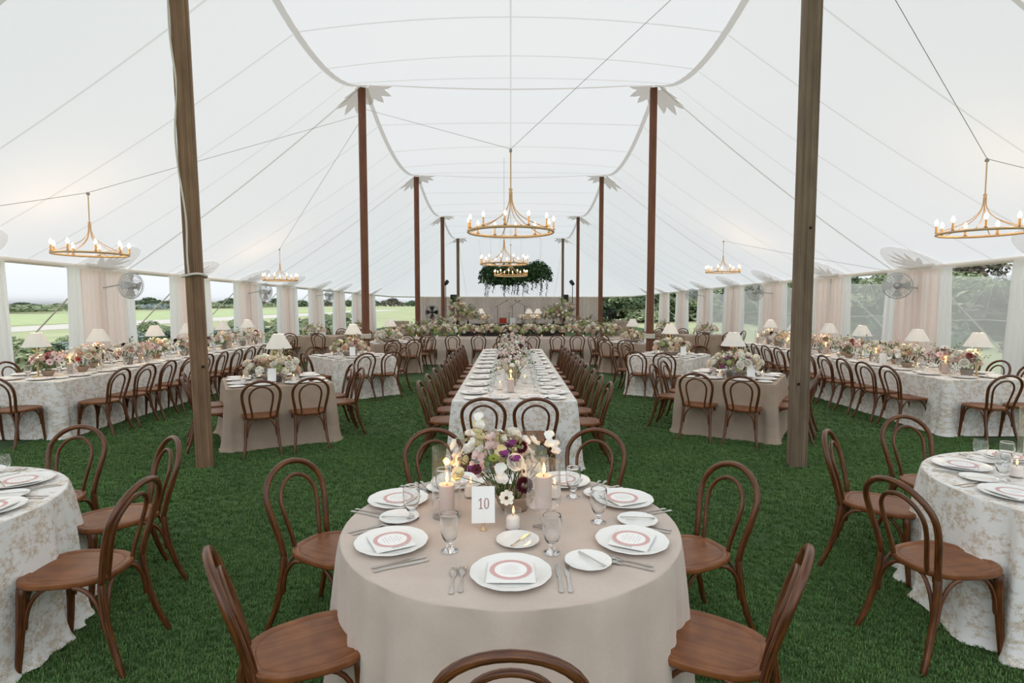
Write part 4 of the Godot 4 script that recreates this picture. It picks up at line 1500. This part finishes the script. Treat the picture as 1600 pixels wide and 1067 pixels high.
func build_near_tables():
	var tn := "the round taupe table with card ten"
	var cf := 2.63
	round_table(0, cf, 0.775, M.taupe_velvet, "round table under a floor-length taupe velvet cloth, set with card ten", 3)
	# chairs by where the tops of their hoops are
	var seats := [", in front of the number card", ", card side, toward the field", ", card side, toward the clear panels", ", middle, toward the field", ", middle, toward the clear panels", ", aisle-table side, toward the field", ", aisle-table side, toward the clear panels"]
	var short := "the round taupe table"
	var n := 0
	for q in [[0.0, 1.4], [-1.09, 1.99], [1.08, 2.0], [-1.27, 3.19], [1.26, 3.12], [-0.56, 4.0], [0.62, 4.0]]:
		chair_by_top(q[0], q[1], -q[0], cf - q[1], "brown bentwood hoop-back chair at " + short + seats[n], "chairs at " + tn)
		n += 1
	n = 0
	for q in [[0.0, 2.09, 0.03, -0.3], [-0.51, 2.37, -0.25, 0.0], [0.52, 2.38, -0.25, 0.0], [-0.585, 2.9, -0.25, 0.0], [0.585, 2.9, -0.25, 0.0], [-0.3, 3.2, -0.25, 0.0], [0.3, 3.21, -0.25, 0.0]]:
		setting(q[0], q[1], -q[0], cf - q[1], short, 2, Vector2(q[2], q[3]) if q[3] != 0.0 else Vector2(-0.264, -0.11), seats[n])
		n += 1
	# middle of the table
	candle_in_glass(-0.31, 2.7, tn)
	put("footed", "footed_hurricane", "footed bulbous clear glass hurricane with a candle on " + tn, "vase", w(0.15, TH, 2.56))
	put("pillar", "pillar_candle", "lit taupe pillar candle inside the footed glass hurricane", "candle", w(0.15, TH + 0.096, 2.56))
	candle_in_glass(0.075, 3.04, tn)
	votive(-0.215, 2.97, tn)
	votive(0.01, 2.53, tn)
	votive(0.23, 2.95, tn)
	number_card(-0.125, 2.53, 0.06, "10", "white table number card reading 10 in a small clip")
	var cfg := {"seed": 5, "at": Vector3(-0.09, 0.25, 0.02), "r": Vector3(0.2, 0.16, 0.16), "mix": [["white_pea", 10, 1.3], ["yellow_pea", 7, 1.25], ["white_cosmos", 5, 1.0], ["pale_pea", 5, 1.15], ["white_rose", 3, 0.9], ["burgundy_cosmos", 2, 0.7]], "fixed": [["dahlia", Vector3(0.045, 0.185, 0.2), 1.0], ["dahlia", Vector3(0.03, 0.34, 0.1), 0.8], ["purple_pea", Vector3(-0.02, 0.36, 0.14), 0.8], ["purple_pea", Vector3(0.0, 0.3, 0.19), 0.75], ["purple_pea", Vector3(-0.05, 0.32, 0.17), 0.7], ["purple_pea", Vector3(-0.2, 0.24, 0.14), 0.7], ["green_pea", Vector3(-0.1, 0.31, 0.2), 0.7], ["white_pea", Vector3(0.17, 0.36, 0.1), 1.2], ["white_pea", Vector3(0.2, 0.32, 0.08), 1.0], ["white_pea", Vector3(-0.06, 0.22, 0.2), 1.4], ["white_cosmos", Vector3(-0.04, 0.13, 0.22), 1.0], ["yellow_pea", Vector3(-0.28, 0.2, 0.1), 1.2], ["white_pea", Vector3(-0.17, 0.44, 0.05), 1.2]], "leaves": 12, "leaf": 0.7, "stems": true, "bowl": 0.105, "low": -0.25, "inner": 0.6}
	flowers("near", cfg, 0.02, 2.8, 0.0, "loose white, yellow and purple flowers with burgundy dahlias in a low taupe bowl")
	# the two other round tables
	for side in [-1, 1]:
		var t2 := "the round floral-cloth table on the " + ("field side" if side < 0 else "clear-panel side")
		var cx := -3.2 if side < 0 else 3.28
		var cz := 2.76 if side < 0 else 3.11
		round_table(cx, cz, 0.8, M.brocade, "round table under a white and beige floral cloth, " + ("field side" if side < 0 else "clear-panel side"), 8 + side)
		var tops := [[-3.14, 4.12], [-2.25, 3.76], [-1.86, 2.84]] if side < 0 else [[3.12, 4.48], [2.22, 3.95], [1.94, 2.84]]
		for q in tops: chair_by_top(q[0], q[1], cx - q[0], cz - q[1], "brown bentwood hoop-back chair at " + t2, "chairs at " + t2)
		for a in ([0.02, 0.86, 1.62] if side < 0 else [1.55, 2.4, 3.36]):
			setting(cx + cos(a) * 0.6, cz + sin(a) * 0.6, -cos(a), -sin(a), t2, 2, Vector2(-0.264, -0.1))
		candle_in_glass(cx + (0.33 if side < 0 else 0.17), cz + (0.12 if side < 0 else 0.6), t2)
		votive(cx + side * -0.28, cz + 0.2, t2)
		put("wineglass", "wine_glass", "thin clear stem glass on " + t2, "glass", w(cx - side * 0.35, TH, cz + 0.38), 0, "stem glasses on " + t2)

func build_centre_table():
	var tn := "the long floral-cloth table down the aisle"
	var x0 := 0.04
	box_table("long_table", x0, 9.42, 0.665, 3.47, 0, M.brocade, "long table under a white and beige floral cloth running down the aisle", 21)
	for k in 10:
		var f := 6.46 + 0.65 * k
		for s in [-1, 1]:
			chair_by_top(x0 + s * 1.1, f - 0.04 * s, -s, 0.0, "brown bentwood hoop-back chair along a side of " + tn, "chairs along " + tn)
			setting(x0 + s * 0.46, f, -s, 0.0, tn, 1, Vector2(-0.264, -0.05))
	for s in [-1, 1]:
		chair_by_top(x0 - 0.05 + s * 0.25, 5.32, 0, 1, "brown bentwood hoop-back chair at the table-ten end of " + tn, "end chairs of " + tn)
		chair_by_top(x0 + s * 0.25, 13.5, 0, -1, "brown bentwood hoop-back chair at the head-table end of " + tn, "far end chairs of " + tn)
		setting(x0 + s * 0.2, 6.13, 0, 1, tn, 0, Vector2(-0.26, 0.05) if s < 0 else Vector2(0.26, 0.05))
	candle_in_glass(0.0, 6.55, tn)
	votive(-0.13, 6.75, tn)
	for k in 6: votive(0.18 * (1 if k % 2 == 0 else -1), 7.3 + 0.9 * k, tn)
	var kinds := [["white_cosmos", 6, 0.95], ["pale_pea", 4, 0.9], ["burgundy_cosmos", 4, 0.75], ["cream", 3, 0.8], ["pink_cosmos", 3, 0.85], ["plum", 1, 0.8], ["white_pea", 4, 0.9]]
	for v in 8:
		var key := "aisle%d" % (v % 3)
		flowers(key, bowl_cfg(100 + v, Vector3(0, 0.25, 0), Vector3(0.2, 0.2, 0.24), kinds, 10, 0.07, {"stems": true, "inner": 0.55, "leaf": 0.8}), 0.06 * sin(v * 2.0) + 0.02, 7.1 + 0.68 * v, v * 1.3, "airy white, pink and burgundy flowers along " + tn, "flowers along " + tn)

func build_square_tables():
	var spec := [
		[-3.16, 7.62, 0.5, "taupe_linen", "the square taupe table beside the roped pole", "square table under a taupe cloth beside the roped pole, field side"],
		[3.16, 8.04, -0.54, "taupe_linen", "the square taupe table beside the grey pole", "square table under a taupe cloth beside the weathered grey pole, clear-panel side"],
		[-3.14, 11.2, 0.75, "brocade", "the square floral-cloth table on the field side", "square table under a pale floral cloth, field side"],
		[3.17, 11.3, -0.62, "brocade", "the square floral-cloth table on the clear-panel side", "square table under a pale floral cloth, clear-panel side"],
		[-3.2, 14.95, 0.55, "taupe_linen", "the square taupe table behind the reddish pole, field side", "square table under a taupe cloth behind the reddish pole, field side"],
		[3.2, 14.95, -0.62, "taupe_linen", "the square taupe table behind the reddish pole, clear-panel side", "square table under a taupe cloth behind the reddish pole, clear-panel side"]]
	var mixes := [
		[["cream", 10, 1.35], ["white_rose", 5, 1.35], ["peach", 6, 1.25], ["hydrangea", 5, 1.2], ["ivory", 4, 1.1], ["plum", 3, 1.0], ["green_hydrangea", 2, 1.0]],
		[["white_rose", 12, 1.4], ["cream", 9, 1.4], ["hydrangea", 5, 1.15], ["pale_pea", 5, 1.1], ["purple_pea", 3, 0.9], ["green_hydrangea", 4, 1.0]],
		[["cream", 9, 1.3], ["ivory", 7, 1.15], ["peach", 6, 1.25], ["blush", 4, 1.2], ["coral", 1, 1.0], ["green_hydrangea", 3, 1.0]]]
	for i in 6:
		var s: Array = spec[i]
		var h := 0.63
		box_table("square_table", s[0], s[1], h, h, s[2], M[s[3]], s[5], 30 + i)
		var tn: String = s[4]
		var ex := Vector2(cos(s[2]), sin(s[2]))     # along the table, plan (x, f)
		var ef := Vector2(-sin(s[2]), cos(s[2]))
		for side in 4:
			var out: Vector2 = [-ef, ex, ef, -ex][side]
			var al: Vector2 = [ex, ef, -ex, -ef][side]
			for k in [-1, 1]:
				var c: Vector2 = Vector2(s[0], s[1]) + out * (h + 0.46) + al * 0.275 * k
				chair_by_top(c.x, c.y, -out.x, -out.y, "brown bentwood hoop-back chair at " + tn, "chairs at " + tn)
				var p: Vector2 = Vector2(s[0], s[1]) + out * 0.445 + al * 0.2 * k
				setting(p.x, p.y, -out.x, -out.y, tn, 0, Vector2(9, 9))
				var q: Vector2 = Vector2(s[0], s[1]) + out * 0.27 + al * 0.06 * k
				if k > 0:
					var e: Vector2 = Vector2(s[0], s[1]) + out * 0.505 + al * 0.485
					put("bread", "bread_plate", "small white bread plate on " + tn, "plate", w(e.x, TH + 0.001, e.y), 0, "bread plates on " + tn)
				put("goblet", "water_goblet", "clear footed water goblet on " + tn, "glass", w(q.x, TH + 0.001, q.y), 0, "water goblets on " + tn)
		lamp(s[0] + 0.02, s[1] + 0.06, "white-shaded gold table lamp on " + tn)
		var key := "square%d" % (i % 3)
		flowers(key, bowl_cfg(40 + i % 3, Vector3(0, 0.16, 0), Vector3(0.34, 0.17, 0.26), mixes[i % 3], 26, 0.15, {"bowl_mat": "stone_bowl"}), s[0], s[1] - 0.1, [0.3, 3.3, 0.2, 2.9, 0.9, 1.9][i], "mound of cream roses on " + tn)
		if i != 4: number_card(s[0] + [0.1, 0.1, 0.12, 0.16, 0.0, 0.28][i], s[1] - 0.37, 0.15 * (1 if i % 2 == 0 else -1), "", "small white table card standing on " + tn)
		votive(s[0] - 0.3, s[1] - 0.3, tn)
		votive(s[0] + 0.32, s[1] - 0.22, tn)

func build_side_tables():
	for side in [-1, 1]:
		var which := "field side" if side < 0 else "clear-panel side"
		var tn := "the long side table along the " + which
		var xc := -6.57 if side < 0 else 6.5
		var f0 := 7.45 if side < 0 else 7.62
		var f1 := 14.75
		box_table("long_table", xc, (f0 + f1) / 2, 0.62, (f1 - f0) / 2, 0, M.brocade, "long side table under a white and beige floral cloth, " + which, 50 + side)
		for k in 12:
			var f: float = (8.05 if side < 0 else 8.2) + 0.56 * k
			chair_by_top(xc - side * (1.235 if side < 0 else 1.12), f - (0.25 if side < 0 else 0.1), side, 0.06 * sin(k * 2.1), "bentwood hoop-back chair on the aisle side of " + tn, "aisle-side chairs of " + tn)
			chair_by_top(xc + side * 1.2, f + 0.1, -side, 0.0, "bentwood hoop-back chair on the drape side of " + tn, "drape-side chairs of " + tn)
			setting(xc - side * 0.43, f, side, 0.0, tn, 1, Vector2(-0.264, -0.05))
			setting(xc + side * 0.43, f + 0.1, -side, 0.0, tn, 1, Vector2(-0.264, -0.05))
		for k in 2:
			chair_by_top(xc - side * 0.29 + side * 0.55 * k, f0 - 0.6, 0, 1, "bentwood hoop-back chair at the end of " + tn, "end chairs of " + tn)
			setting(xc - side * (0.22 - 0.42 * k), f0 + 0.2, 0, 1, tn, 0, Vector2(9, 9))
		for k in 6:
			lamp(xc + side * 0.06, [7.95, 9.15, 10.6, 11.7, 13.1, 14.35][k], "white-shaded gold table lamp in the row on " + tn, TH, "lamps on " + tn)
		var mixes := [
			[["pink_cosmos", 6, 1.3], ["burgundy_cosmos", 4, 1.1], ["white_cosmos", 7, 1.25], ["plum", 1, 1.2], ["pale_pea", 6, 1.35], ["blush", 3, 1.1]],
			[["white_rose", 7, 1.3], ["blush", 6, 1.3], ["hydrangea", 4, 1.05], ["dahlia", 1, 1.3], ["red", 1, 1.5], ["white_cosmos", 6, 1.2]],
			[["white_cosmos", 9, 1.3], ["pale_pea", 8, 1.4], ["dahlia", 1, 1.3], ["blush", 4, 1.15], ["ivory", 3, 1.0]],
			[["cream", 7, 1.3], ["peach", 4, 1.25], ["coral", 1, 1.2], ["white_pea", 8, 1.4], ["green_hydrangea", 1, 0.9]]]
		for k in 13:
			var v: int = (k * 3 + (1 if side > 0 else 0)) % 4
			flowers("side%d" % v, bowl_cfg(60 + v, Vector3(0, 0.21, 0), Vector3(0.2, 0.16, 0.21), mixes[v], 7, 0.085, {"stems": true, "inner": 0.6, "boxy": v == 1, "bowl_mat": "stone_bowl" if v == 1 else "bowl"}), xc + 0.12 * sin(k * 2.3), 8.05 + 0.53 * k, k * 1.1, "pink, white and burgundy flowers on " + tn, "flowers on " + tn)
			if k % 3 == 0: candle_in_glass(xc - side * 0.12, 8.3 + 0.53 * k, tn)
			if k % 2 == 1: votive(xc - side * 0.22, 8.2 + 0.53 * k, tn)
		if side > 0: number_card(xc - 0.3, 9.42, -0.25, "", "small white table card standing on " + tn)

func build_head_table():
	var tn := "the long head table of mounded flowers"
	box_table("head_table", 0.0, 17.25, 3.5, 0.58, 0, M.lit_taupe, "long head table under a taupe cloth with painted-in light across the aisle, mounded with flowers", 71)
	for x in [-2.95, -2.35, -1.66, -0.92, -0.2, 0.62, 1.33, 1.9, 2.6]:
		chair_by_top(x, 16.15, 0.0, 1, "brown bentwood hoop-back chair at " + tn, "chairs at " + tn)
	var mixes := [
		[["green_hydrangea", 6, 1.3], ["cream", 8, 1.3], ["blush", 6, 1.25], ["hydrangea", 5, 1.3], ["peach", 4, 1.2], ["white_cosmos", 5, 1.1]],
		[["white_rose", 8, 1.3], ["green_hydrangea", 8, 1.3], ["blush", 6, 1.25], ["coral", 2, 1.1], ["ivory", 5, 1.2], ["pale_pea", 5, 1.2]]]
	for k in 11:
		var x := -3.1 + 0.62 * k
		flowers("head%d" % (k % 2), bowl_cfg(80 + k % 2, Vector3(0, 0.2, 0), Vector3(0.36, 0.17, 0.3), mixes[k % 2], 30, 0.0, {"leaf": 1.15}), x, 17.3 + 0.1 * sin(k * 2.0), k * 1.7, "green and cream flower mound on " + tn, "flower mounds on " + tn)
	for k in 10: votive(-2.8 + 0.62 * k, 16.86, tn)
	# tall pieces behind it
	for side in [-1, 1]:
		var which := "field side" if side < 0 else "clear-panel side"
		var big := [["green_hydrangea", 9, 1.4], ["cream", 9, 1.4], ["white_rose", 8, 1.4], ["blush", 8, 1.4], ["ivory", 7, 1.3], ["white_cosmos", 10, 1.3]]
		var specs := [[1.72, 18.3, 1.5, Vector3(0.3, 0.5, 0.3)], [2.35, 18.2, 1.05, Vector3(0.5, 0.3, 0.35)], [1.38, 18.4, 1.42, Vector3(0.3, 0.2, 0.3)], [2.95, 18.1, 0.88, Vector3(0.45, 0.24, 0.35)]]
		for k in 4:
			var q: Array = specs[k]
			flowers("tall%d" % k, bowl_cfg(120 + k, Vector3.ZERO, q[3], big, 50, 0.0, {"leaf": 1.5, "low": -0.7, "inner": 0.6}), side * q[0], q[1], side * 0.8, "tall cloud of green hydrangea and blush roses behind the head table, " + which, "tall flower clouds behind the head table, " + which, q[2])
			var g := G.new()
			g.lathe([[0.0, 0.0], [0.2, 0.0], [0.21, 0.02], [0.05, 0.05], [0.03, 0.08], [0.03, q[2] - 0.1], [0.12, q[2] - 0.05], [0.0, q[2] - 0.04]], 16)
			single("flower_stand", g.mesh(), M.dark_metal, "dark metal stand carrying a tall flower cloud, " + which, "stand", w(side * q[0], 0, q[1]), 0, "flower stands, " + which)

func build_far_tables():
	for side in [-1, 1]:
		var which := "field side" if side < 0 else "clear-panel side"
		var list := [[-6.25, 18.1, 0.85, 0.6, "first"], [-5.6, 21.2, 0.75, 0.6, "second"]] if side < 0 else [[6.4, 18.6, 0.85, 0.6, "first"], [5.75, 21.3, 0.75, 0.6, "second"]]
		for i in 2:
			var q: Array = list[i]
			var tn: String = "the %s brown-draped table, %s" % [q[4], which]
			box_table("draped_table", q[0], q[1], q[2], q[3], 0.0, M.taupe_linen, "%s brown-draped table behind the long side table, %s" % [q[4], which], 90 + i * 2 + side)
			for k in [-1, 1]:
				chair_by_top(q[0] + k * 0.42, q[1] - 0.95, 0, 1, "brown bentwood chair at " + tn, "chairs at " + tn)
				chair_by_top(q[0] + k * 1.25, q[1], -k, 0, "brown bentwood chair at the end of " + tn, "end chairs of " + tn)
				setting(q[0] + k * 0.42, q[1] - 0.38, 0, 1, tn, 0)
			flowers("square%d" % ((i + 1) % 3), {}, q[0], q[1], i * 1.0, "flower mound on " + tn)
		# tall cocktail table
		var t := thing("cocktail_table", "tall cocktail table draped in brown cloth behind the poles, " + which, "table", w(side * 4.6, 0, 23.6))
		part("tablecloth", cloth(round_outline(0.38, 90), 95 + side, 0.03, 0.06, 1.07), M.taupe_linen, t)

func build_stage():
	# dark counter with lamps, in front of the band
	var t := thing("counter", "long dark wooden counter with lamps in front of the band", "counter", w(0.05, 0, 23.8))
	var g := G.new()
	g.box(Vector3(0, 0.93, 0), Vector3(4.4, 0.05, 0.6)); part("top", g.mesh(), M.dark_wood, t)
	for k in 4:
		g = G.new()
		g.box(Vector3(-1.6 + k * 1.07, 0.47, 0.22), Vector3(1.05, 0.86, 0.03))
		part("front_panel", g.mesh(), M.dark_wood, t)
	lamp(-1.25, 23.75, "white-shaded gold table lamp alone at one end of the dark counter", 0.955)
	for x in [0.76, 1.13]: lamp(x, 23.75, "white-shaded gold table lamp of the close pair on the dark counter", 0.955, "pair of lamps on the dark counter")
	for x in [-1.0, 0.5, 1.0]: flowers("side3", {}, x, 23.7, x, "small cream flowers on the dark counter", "flowers on the dark counter", 0.955)
	g = G.new()
	g.box(Vector3(0, 0.12, 0), Vector3(0.22, 0.24, 0.18))
	var bx := single("white_planter", g.mesh(), M.white_paint, "white box on the dark counter", "box", w(0.08, 0.955, 23.7))
	# stage
	t = thing("stage", "low dark stage platform under the band gear", "stage", w(0, 0, 38.3))
	g = G.new()
	g.box(Vector3(0, 0.375, 0), Vector3(7.0, 0.05, 4.6)); part("deck", g.mesh(), M.dark_wood, t)
	g = G.new()
	g.box(Vector3(0, 0.175, 2.25), Vector3(7.0, 0.35, 0.04)); part("skirt", g.mesh(), M.black, t)
	for x in [-2.6, 2.6]:
		for z in [-1.8, 1.8]:
			g = G.new()
			g.box(Vector3(x, 0.175, z), Vector3(0.06, 0.35, 0.06)); part("leg", g.mesh(), M.black, t)
	# drum and cymbal
	t = thing("drum", "orange-red drum on the stage", "drum", w(-0.52, 0.4, 37.6))
	g = G.new()
	g.lathe([[0.0, 0.0], [0.24, 0.0], [0.25, 0.03], [0.25, 0.42], [0.24, 0.45], [0.0, 0.45]], 24); part("shell", g.mesh(), M.drum_red, t)
	g = G.new()
	g.lathe([[0.245, 0.43], [0.262, 0.43], [0.262, 0.46], [0.235, 0.46]], 24); part("rim", g.mesh(), M.brass, t)
	t = thing("cymbal_stand", "brass cymbal on a thin black stand beside the red drum", "cymbal", w(-0.1, 0.4, 38.0))
	g = G.new()
	g.lathe([[0.0, 0.9], [0.08, 0.9], [0.3, 0.87], [0.3, 0.875], [0.08, 0.91], [0.03, 0.93], [0.0, 0.93]], 24); part("cymbal", g.mesh(), M.brass, t)
	g = G.new()
	g.tube([Vector3(0, 0.0, 0), Vector3(0, 0.95, 0)], 0.012, 6)
	for k in 3: g.tube([Vector3(0, 0.25, 0), Vector3(cos(k * 2.1) * 0.25, 0.0, sin(k * 2.1) * 0.25)], 0.009, 5)
	part("stand", g.mesh(), M.black, t)
	# microphone stands
	for q in [[-0.85, 37.2, 0.35, "between the drum and the lamp"], [0.1, 37.6, 0.3, "beside the white box"], [0.9, 37.2, -0.35, "behind the pair of counter lamps"]]:
		t = thing("microphone_stand", "black boom microphone stand on the stage " + q[3], "microphone", w(q[0], 0.4, q[1]))
		g = G.new()
		g.tube([Vector3(0, 0, 0), Vector3(0, 1.25, 0)], 0.014, 6)
		g.lathe([[0.0, 0.0], [0.16, 0.0], [0.16, 0.02], [0.0, 0.03]], 14)
		part("stand", g.mesh(), M.black, t)
		g = G.new()
		g.tube([Vector3(-q[2] * 0.5, 1.15, 0), Vector3(q[2] * 1.5, 1.55, 0)], 0.011, 6)
		part("boom", g.mesh(), M.black, t)
		g = G.new()
		g.tube([Vector3(q[2] * 1.5, 1.55, 0), Vector3(q[2] * 1.8, 1.6, 0)], [0.02, 0.035], 8)
		part("microphone", g.mesh(), M.black, t)
	for side in [-1, 1]:
		var which := "field side" if side < 0 else "clear-panel side"
		t = thing("loudspeaker", "black loudspeaker on a stand before the back drape, " + which, "loudspeaker", w(side * 3.55 - 0.08, 0, 36.5))
		g = G.new()
		g.box(Vector3(0, 2.05, 0), Vector3(0.42, 0.62, 0.4)); part("cabinet", g.mesh(), M.black, t)
		g = G.new()
		g.lathe([[0.0, 0.0], [0.15, 0.0], [0.15, 0.01], [0.0, 0.012]], 18)
		for y in [1.9, 2.2]:
			var gr := part("grille", g.mesh(), M.dark_metal, t, Vector3(0, y, 0.2))
			gr.rotation.x = PI / 2; gr.scale = Vector3(1, 1, 1) * (1.0 if y < 2 else 0.6)
		g = G.new()
		g.tube([Vector3(0, 0, 0), Vector3(0, 1.76, 0)], 0.025, 8)
		for k in 3: g.tube([Vector3(0, 0.7, 0), Vector3(cos(k * 2.1) * 0.5, 0.0, sin(k * 2.1) * 0.5)], 0.014, 5)
		part("stand", g.mesh(), M.black, t)
		t = thing("stage_light_stand", "tall thin black stand topped by a spotlight, " + which, "light stand", w(side * 4.05 - 0.1, 0, 36.5))
		g = G.new()
		g.tube([Vector3(0, 0, 0), Vector3(0, 3.0, 0)], 0.022, 6)
		for k in 3: g.tube([Vector3(0, 0.9, 0), Vector3(cos(k * 2.1 + 0.5) * 0.55, 0.0, sin(k * 2.1 + 0.5) * 0.55)], 0.014, 5)
		part("pole", g.mesh(), M.black, t)
		g = G.new()
		g.tube([Vector3(side * 0.05, 3.0, 0.05), Vector3(-side * 0.1, 3.22, -0.12)], [0.1, 0.13], 12)
		part("spotlight", g.mesh(), M.black, t)
		g = G.new()
		g.box(Vector3(0, 3.02, 0), Vector3(0.3, 0.03, 0.03)); part("crossbar", g.mesh(), M.black, t)

func build_hanging():
	var h: Vector3
	h = chandelier(0.0, 9.6, 2.99, 1.02, 12, "large gold ring chandelier of candle bulbs over the aisle table")
	cable(h, w(-PX, 6.1, POLE_Z[3]), 0.0, "thin steel cable from the aisle chandelier to the reddish pole, field side")
	cable(h, Vector3(PX, 6.4, -POLE_Z[2]), 0.0, "thin steel cable from the aisle chandelier up to the grey pole")
	h = chandelier(-0.19, 16.5, 2.93, 0.97, 12, "gold ring chandelier hanging over the flowered head table")
	cable(h, on_roof(-0.19, 16.5, 0.07), 0.0, "thin steel cable holding the chandelier over the head table")
	h = chandelier(0.0, 23.7, 2.94, 0.97, 12, "gold ring chandelier in front of the hanging greenery")
	cable(h, on_roof(0, 23.7, 0.07), 0.0, "thin steel cable holding the chandelier before the greenery")
	h = chandelier(-6.43, 8.8, 2.55, 0.7, 9, "small gold ring chandelier over the side table near the first open window, field side")
	cable(h, w(-PX, 6.0, POLE_Z[3]), 0.0, "thin cable from the first field-side chandelier to the reddish pole")
	cable(h, on_roof(-XW + 0.1, 6.6, 0.07), 0.03, "thin cable from the first field-side chandelier to the eave")
	h = chandelier(6.05, 7.35, 2.7, 0.7, 9, "small gold ring chandelier over the side table's end, clear-panel side")
	cable(h, Vector3(3.24, 6.2, -POLE_Z[2]), 0.0, "thin cable from the first clear-panel-side chandelier to the grey pole")
	cable(h, on_roof(XW - 0.1, 6.2, 0.07), 0.02, "thin cable from the first clear-panel-side chandelier to the eave")
	h = chandelier(-6.52, 16.2, 2.45, 0.66, 9, "small gold ring chandelier beyond the long side table, field side")
	cable(h, w(-PX, 6.0, POLE_Z[3]), 0.0, "thin cable from the second field-side chandelier to the reddish pole")
	h = chandelier(6.01, 16.2, 2.68, 0.66, 9, "small gold ring chandelier beyond the long side table, clear-panel side")
	cable(h, on_roof(XW - 0.1, 13.0, 0.07), 0.02, "thin cable from the second clear-panel-side chandelier to the eave")
	# hanging greenery
	var t := thing("hanging_greenery", "hanging mass of dark green foliage above the band", "greenery", w(0.25, 3.1, 30.2))
	var blobs := []
	var r := RandomNumberGenerator.new()
	r.seed = 9
	for k in 13: blobs.append([Vector3(lerpf(-1.45, 1.45, k / 12.0), 0.14 * sin(k * 1.9) + (0.12 if k > 8 else -0.05), r.randf_range(-0.3, 0.3)), Vector3(0.5, 0.72, 0.5)])
	part("foliage", leaf_mass(55, blobs, 7000, 0.09, [srgb(52, 84, 46), srgb(36, 62, 36), srgb(72, 104, 56), srgb(44, 72, 44)]), M.bush, t)
	var vg := G.new()
	for k in 46:
		var x := r.randf_range(-1.7, 1.7)
		var z := r.randf_range(-0.4, 0.4)
		var ln := r.randf_range(0.3, 0.85)
		vg.tint = vary(srgb(48, 76, 42), r, 0.3)
		vg.tube([Vector3(x, -0.15, z), Vector3(x + 0.03, -0.15 - ln * 0.5, z), Vector3(x - 0.02, -0.15 - ln, z)], 0.008, 4)
		for j in 9:
			petal(vg, 0.1, 0.03, -0.5, 0.1, Transform3D(Basis(Vector3.UP, j * 2.4), Vector3(x, -0.2 - ln * j / 9.0, z)), vary(srgb(48, 76, 42), r, 0.3))
	part("trailing_vines", vg.mesh(), M.bush, t).set_meta("kind", "stuff")
	var tr := G.new()
	tr.box(Vector3(0, 0.1, 0), Vector3(3.0, 0.06, 0.06))
	part("truss", tr.mesh(), M.black, t)
	for x in [-1.3, 1.3]: cable(w(0.25 + x, 3.2, 30.2), on_roof(0.25 + x, 30.2, 0.07), 0.0, "thin cable holding one end of the hanging greenery, " + ("field side" if x < 0 else "clear-panel side"))

func build_fans():
	for q in [[-1, 12.0, 0.72, "first"], [-1, 18.6, 0.7, "second"], [-1, 25.1, 0.7, "third"], [1, 12.0, 0.55, "first"], [1, 18.6, 0.7, "second"], [1, 25.1, 0.7, "third"]]:
		var side: int = q[0]
		var at := w(side * (XW - q[2]), 2.17, q[1] - 0.05)
		var dir := Vector3(-side * 0.75, 0.0, 0.9) if side > 0 else Vector3(0.92, -0.08, 0.25)
		fan(at, dir.normalized(), w(side * (XW - 0.06), 2.12, q[1]), "%s grey caged fan bracketed on the side poles, %s" % [q[3], "field side" if side < 0 else "clear-panel side"], M.fan_metal, M.fan_blade)
	fan(w(-4.9, 1.25, 35.5), Vector3(0.1, 0, 1).normalized(), Vector3.ZERO, "dark pedestal fan standing before the taupe drape", M.dark_metal, M.dark_metal, true, 0.42)
	fan(w(6.1, 1.1, 35.2), Vector3(-0.1, 0, 1).normalized(), Vector3.ZERO, "dark pedestal fan standing in the far end opening", M.dark_metal, M.dark_metal, true, 0.45)

# ---------------------------------------------------------------- the scene
func _ready():
	# camera
	var cam := Camera3D.new()
	cam.name = "camera"
	cam.fov = 2 * rad_to_deg(atan(533.5 / 889.0))
	cam.position = Vector3(0, EYE, 0)
	cam.rotation = Vector3(-atan(59.5 / 889.0), -0.00225, 0)
	cam.near = 0.05
	cam.far = 2000
	add_child(cam)
	cam.current = true
	# overcast evening sky, brighter overhead as an even cloud layer is
	var env := Environment.new()
	env.background_mode = Environment.BG_SKY
	var sky := Sky.new()
	var sm := ProceduralSkyMaterial.new()
	sm.sky_top_color = Color(0.89, 0.905, 0.925)
	sm.sky_horizon_color = Color(0.722, 0.738, 0.752)
	sm.sky_curve = 0.22
	sm.ground_bottom_color = Color(0.722, 0.738, 0.752)
	sm.ground_horizon_color = Color(0.722, 0.738, 0.752)
	sm.sky_energy_multiplier = 2.1
	sky.sky_material = sm
	env.sky = sky
	env.tonemap_mode = Environment.TONE_MAPPER_LINEAR
	env.tonemap_exposure = 0.34
	env.sdfgi_enabled = true
	env.ssao_enabled = true
	env.ssil_enabled = true
	var we := WorldEnvironment.new()
	we.environment = env
	we.name = "world_environment"
	add_child(we)
	# structure
	make_materials()
	build_floor()
	build_tent()
	build_poles()
	build_sides()
	build_outside()
	# objects
	make_sprigs()
	make_blooms()
	ware_meshes()
	build_near_tables()
	build_centre_table()
	build_square_tables()
	build_side_tables()
	build_head_table()
	build_far_tables()
	build_stage()
	build_hanging()
	build_fans()
